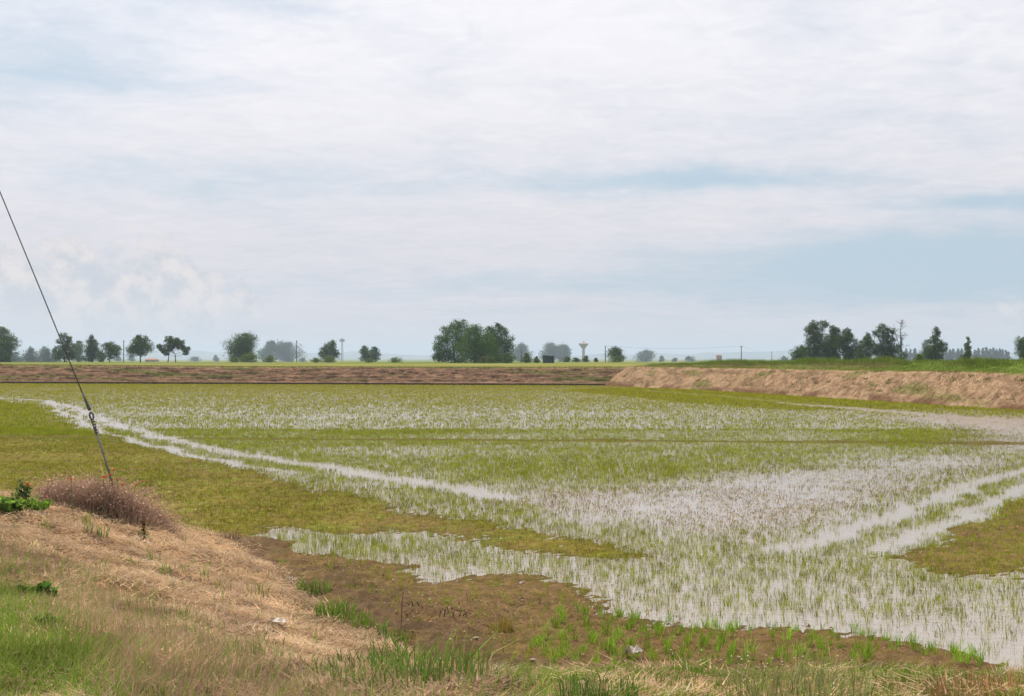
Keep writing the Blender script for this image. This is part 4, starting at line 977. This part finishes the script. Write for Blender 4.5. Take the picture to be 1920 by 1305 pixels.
# upright green tufts: the big ones along the foot of the dyke singly labelled, small ones alike
def tuft(label, px, py, w, h, n, col=(.17, .29, .035), bw=.014, group=None, me=None, name='grass_tuft', lean=.5, cat='grass tuft', mud=False):
    if mud: (x, y), z = at(px, py), 0; z = float(mud_height(np.array([x]), np.array([y]))[0][0])
    else: x, y, z = on_dyke(px, py)
    me = me or tuft_mesh(name, n, w / 2, h, bw, col, lean); o = obj(name, me, None, (x, y, z)); o.rotation_euler.z = random.uniform(0, 6.28)
    return tag(o, label, cat, group)
tuft('green grass tuft at the top of the row along the dyke foot', 588, 1112, .55, .26, 150)
tuft('bright green arching grass tuft halfway down the dyke foot', 628, 1160, .60, .30, 190, (.14, .25, .025))
tuft('yellow green grass tuft just below the arching one at the dyke foot', 668, 1178, .50, .26, 150, (.16, .25, .03))
tuft('tall broad bladed tuft standing at the dyke foot', 718, 1196, .10, .32, 20, (.18, .28, .06), .018)
tuft('small arching tuft beside the tall broad blades', 742, 1205, .30, .22, 60)
tuft('large fresh green grass tuft at the bottom of the dyke foot', 800, 1276, .95, .34, 210, (.17, .28, .04))
tuft('darker grass tuft left of the large fresh one at the bottom', 730, 1285, .85, .24, 150, (.16, .23, .05))
tuft('dark green tuft at the bottom edge left of centre', 665, 1262, .30, .22, 90, (.09, .17, .03))
tuft('tall narrow green tuft in the lower straw', 603, 1292, .06, .25, 16, (.13, .24, .03), .014)
tuft('deep green tuft at the bottom edge by the mud', 1120, 1312, .55, .20, 150, (.11, .20, .04), .01)
tuft('tall grey green grass at the bottom edge among white flowers', 1490, 1322, 1.0, .34, 380, (.24, .26, .09), .007)
tuft('reddish green grass at the bottom right corner', 1885, 1312, 1.0, .16, 560, (.34, .19, .08), .007)
tuft('yellow orange withering tuft on the mud', 938, 1188, .34, .17, 110, (.26, .19, .03), .009, mud=True)
tuft('pale yellow withering tuft on the upper mud', 735, 1128, .36, .13, 70, (.24, .21, .07), .009, mud=True)
tuft('dry brown grass tuft at the edge where straw meets mud', 432, 1010, .42, .20, 200, (.26, .17, .10), .006)
SM = [tuft_mesh('green_shoot', random.randint(6, 14), random.uniform(.04, .09), random.uniform(.14, .24), .014, (.22, .34, .04), .6) for _ in range(6)]
for px, py in ((205, 1058), (192, 1060), (232, 1050), (252, 1056), (288, 1048), (300, 1066), (313, 1070), (340, 1068), (352, 1062), (384, 1060), (386, 1082), (410, 1100), (423, 1115), (378, 1148), (190, 1003), (165, 990), (160, 978), (427, 1222), (485, 1215), (518, 1218), (548, 1230), (555, 1205), (583, 1210), (492, 1110), (560, 1140), (340, 1150), (85, 990), (30, 985), (530, 1050), (520, 1035)):
    o = tuft('small upright green shoot growing through the mown straw', px, py + random.uniform(2, 8), 0, 0, 0, group='green shoots in the straw', me=random.choice(SM), name='green_shoot', cat='green shoot'); q = random.uniform(.7, 1.25); o.scale = (q, q, q)
# bare stalks on the mud
DEAD = solid_mat('withered_stalk', (.06, .045, .03), .9); RSTEM = solid_mat('reddish_stalk', (.17, .09, .06), .9)
def stalk(label, px, py, hs, mat, arch):
    x, y = at(px, py); z = float(mud_height(np.array([x]), np.array([y]))[0][0]); mb = MB()
    for (dx, h, dr) in hs:
        b = (dx, 0, -.03); mb.tube([b, (dx + arch * .3, 0, h * .7), (dx + arch * .7, .01, h), (dx + arch * 1.2, .02, h - dr)], [.008, .008, .007, .004], 5)
    o = mb.build('withered_stalk', mat); o.location = (x, y, z); tag(o, label, 'stalk')
stalk('dark withered stalks with drooping leaves on the mud', 832, 1172, ((-.06, .12, .05), (.0, .14, .1), (.12, .10, .03)), DEAD, .06)
stalk('dark arching stalk right of the withered ones on the mud', 858, 1170, ((0, .13, .12), (.05, .10, .03)), DEAD, .12)
stalk('short dark stalks left of the withered ones on the mud', 775, 1150, ((0, .10, .02), (.08, .09, .02), (-.05, .07, .01)), DEAD, -.04)
stalk('thin tall reddish stem rising from the mud edge', 752, 1192, ((0, .46, -.03),), RSTEM, .04)
# white flowers near the bottom edge
WHITE = solid_mat('white_petals', (.72, .66, .50), .8, 0, .1); YEL = solid_mat('yellow_disc', (.65, .45, .06), .8)
for i, (px, py, n) in enumerate(((1262, 1232, 5), (1300, 1262, 6), (1340, 1246, 7), (1375, 1240, 6), (1392, 1268, 7), (1425, 1262, 9), (1450, 1275, 8), (1484, 1250, 7), (1502, 1246, 7), (1515, 1276, 8), (1545, 1262, 5), (1575, 1285, 6), (1600, 1262, 4), (1240, 1285, 6), (1355, 1282, 7), (1640, 1290, 5))):
    x, y = at(px, py + 18); zz = max(float(mud_height(np.array([x]), np.array([y]))[0][0]), float(dyke_z(np.array([x]), np.array([y]))[0]))
    r = empty('white_wildflower', (x, y, zz), 'small white wildflower plant at the muddy bottom edge of the picture', 'wildflower', 'white wildflowers at the bottom edge'); st = MB()
    for k in range(n):
        hx, hy, hz = random.gauss(0, .09), random.gauss(0, .07), random.uniform(.06, .15); st.tube([(hx * .3, hy * .3, -.02), (hx, hy, hz)], .003, 4)
        f = MB(); R_ = random.uniform(.006, .011); f.lathe([(.003, hz + .003), (R_ * .6, hz + .005), (R_, hz), (R_, hz - .002), (.003, hz)], 9); f.V = [(a + hx, b + hy, c) for a, b, c in f.V]; f.build('flower', WHITE if random.random() < .8 else YEL, r)
    st.build('stem', GSTEM, r)
    obj('leaves', SM[i % 6], r).scale = (.5, .5, .5)

# ------------------------------------------------------------------ stones, litter
STONE = solid_mat('pale_stone', (.34, .27, .20), .9, 0, .2, 12); LITTER = solid_mat('white_litter', (.58, .52, .46), .8, 0, .1)
def stone_mesh(seed):
    R = random.Random(seed); V, F = [], []; n, k = 8, 4
    for i in range(k + 1):
        t = math.pi * i / k
        for j in range(n):
            a = 2 * math.pi * j / n; q = R.uniform(.8, 1.15); V.append((math.sin(t) * math.cos(a) * q, math.sin(t) * math.sin(a) * q * .8, math.cos(t) * .55))
    F = [(i * n + j, i * n + (j + 1) % n, (i + 1) * n + (j + 1) % n, (i + 1) * n + j) for i in range(k) for j in range(n)]
    me = bpy.data.meshes.new('stone'); me.from_pydata(V, [], F); me.materials.append(STONE); me.update(); return me
SMESH = [stone_mesh(i) for i in range(6)]
def ground_z(x, y): return max(float(mud_height(np.array([x]), np.array([y]))[0][0]), float(dyke_z(np.array([x]), np.array([y]))[0]))
sp = [(636, 1070), (642, 1073), (654, 1077), (664, 1078), (712, 1094), (718, 1096), (726, 1099), (705, 1097), (758, 1138), (768, 1118), (792, 1126), (806, 1132), (818, 1136), (826, 1130), (838, 1140), (843, 1148), (812, 1152), (860, 1150), (684, 1100), (872, 1192), (885, 1210), (893, 1208), (900, 1206), (880, 1218), (925, 1195), (930, 1232), (928, 1240), (940, 1236), (560, 1045), (980, 1132), (1053, 1150), (985, 1240), (1000, 1255), (1185, 1270), (1230, 1225), (1315, 1225), (1010, 1215), (870, 1222)]
for px, py in sp:
    x, y = at(px, py); s = random.uniform(.014, .036); o = obj('stone', random.choice(SMESH), None, (x, y, ground_z(x, y) + s * .15)); o.scale = (s * random.uniform(.9, 1.5), s, s * .8); o.rotation_euler.z = random.uniform(0, 6)
    tag(o, 'small pale stone lying on the dark mud below the dyke', 'stone', 'pale stones on the mud')
def gravel():
    n = 26000; X, Y = wedge(n, 14.6, 36, .40); d = poly_sd(X, Y, DYKE); k = (d < -.1) & (rng.uniform(0, 1, n) < .12 + np.exp(d * .8)); X, Y = X[k], Y[k]
    H, near, left, *_ = mud_height(X, Y); k = H > .0; X, Y, H = X[k], Y[k], H[k]; n = len(X)
    o = np.array([(1, 0, 0), (0, 1, 0), (-1, 0, 0), (0, -1, 0), (0, 0, .8)]); s = rng.uniform(.005, .018, (n, 1, 1)); a = rng.uniform(0, 6.28, n)
    v = o[None] * s * rng.uniform(.7, 1.4, (n, 5, 1)); c, q = np.cos(a)[:, None], np.sin(a)[:, None]; v = np.stack([v[..., 0] * c - v[..., 1] * q, v[..., 0] * q + v[..., 1] * c, v[..., 2]], -1)
    V = (v + np.stack([X, Y, H], 1)[:, None]).reshape(-1, 3); F = (np.arange(n)[:, None, None] * 5 + np.array([[[0, 1, 4], [1, 2, 4], [2, 3, 4], [3, 0, 4]]])).reshape(-1, 3)
    C = np.repeat(vary((.24, .165, .10), n, .6), 5, 0); tag(obj('mud_crumbs', mesh_data('mud_crumbs', V, F, C, MUD)), 'scattered crumbs of dry soil and grit on the mud', 'grit', kind='stuff')
gravel()
def scrap(label, px, py, w, h, dyke=True, seed=1):
    R = random.Random(seed); x, y = on_dyke(px, py)[:2] if dyke else at(px, py); n = 7
    V = [((i / (n - 1) - .5) * w + R.gauss(0, w * .04), (j / (n - 1) - .5) * w * .6 + R.gauss(0, w * .03), h * max(0, math.sin(i * 1.1 + seed) * math.cos(j * .9 + seed)) + R.uniform(0, h * .4) + .012) for i in range(n) for j in range(n)]
    F = [(i * n + j, (i + 1) * n + j, (i + 1) * n + j + 1, i * n + j + 1) for i in range(n - 1) for j in range(n - 1) if (i, j) not in ((0, 0), (5, 5), (0, 5), (5, 0))]
    me = bpy.data.meshes.new('litter'); me.from_pydata(V, [], F); me.materials.append(LITTER); me.update(); o = obj('litter', me, None, (x, y, ground_z(x, y) + .03)); o.rotation_euler.z = R.uniform(-.5, .5); tag(o, label, 'litter')
    md = o.modifiers.new('thickness', 'SOLIDIFY'); md.thickness = .004
scrap('crumpled pale scrap lying in the mown straw', 520, 1172, .22, .04, True, 1)
scrap('tiny white scrap at the top of the dyke foot', 548, 1093, .09, .05, True, 2)
scrap('white scrap on the mud at the bottom centre', 1188, 1252, .20, .09, False, 3)
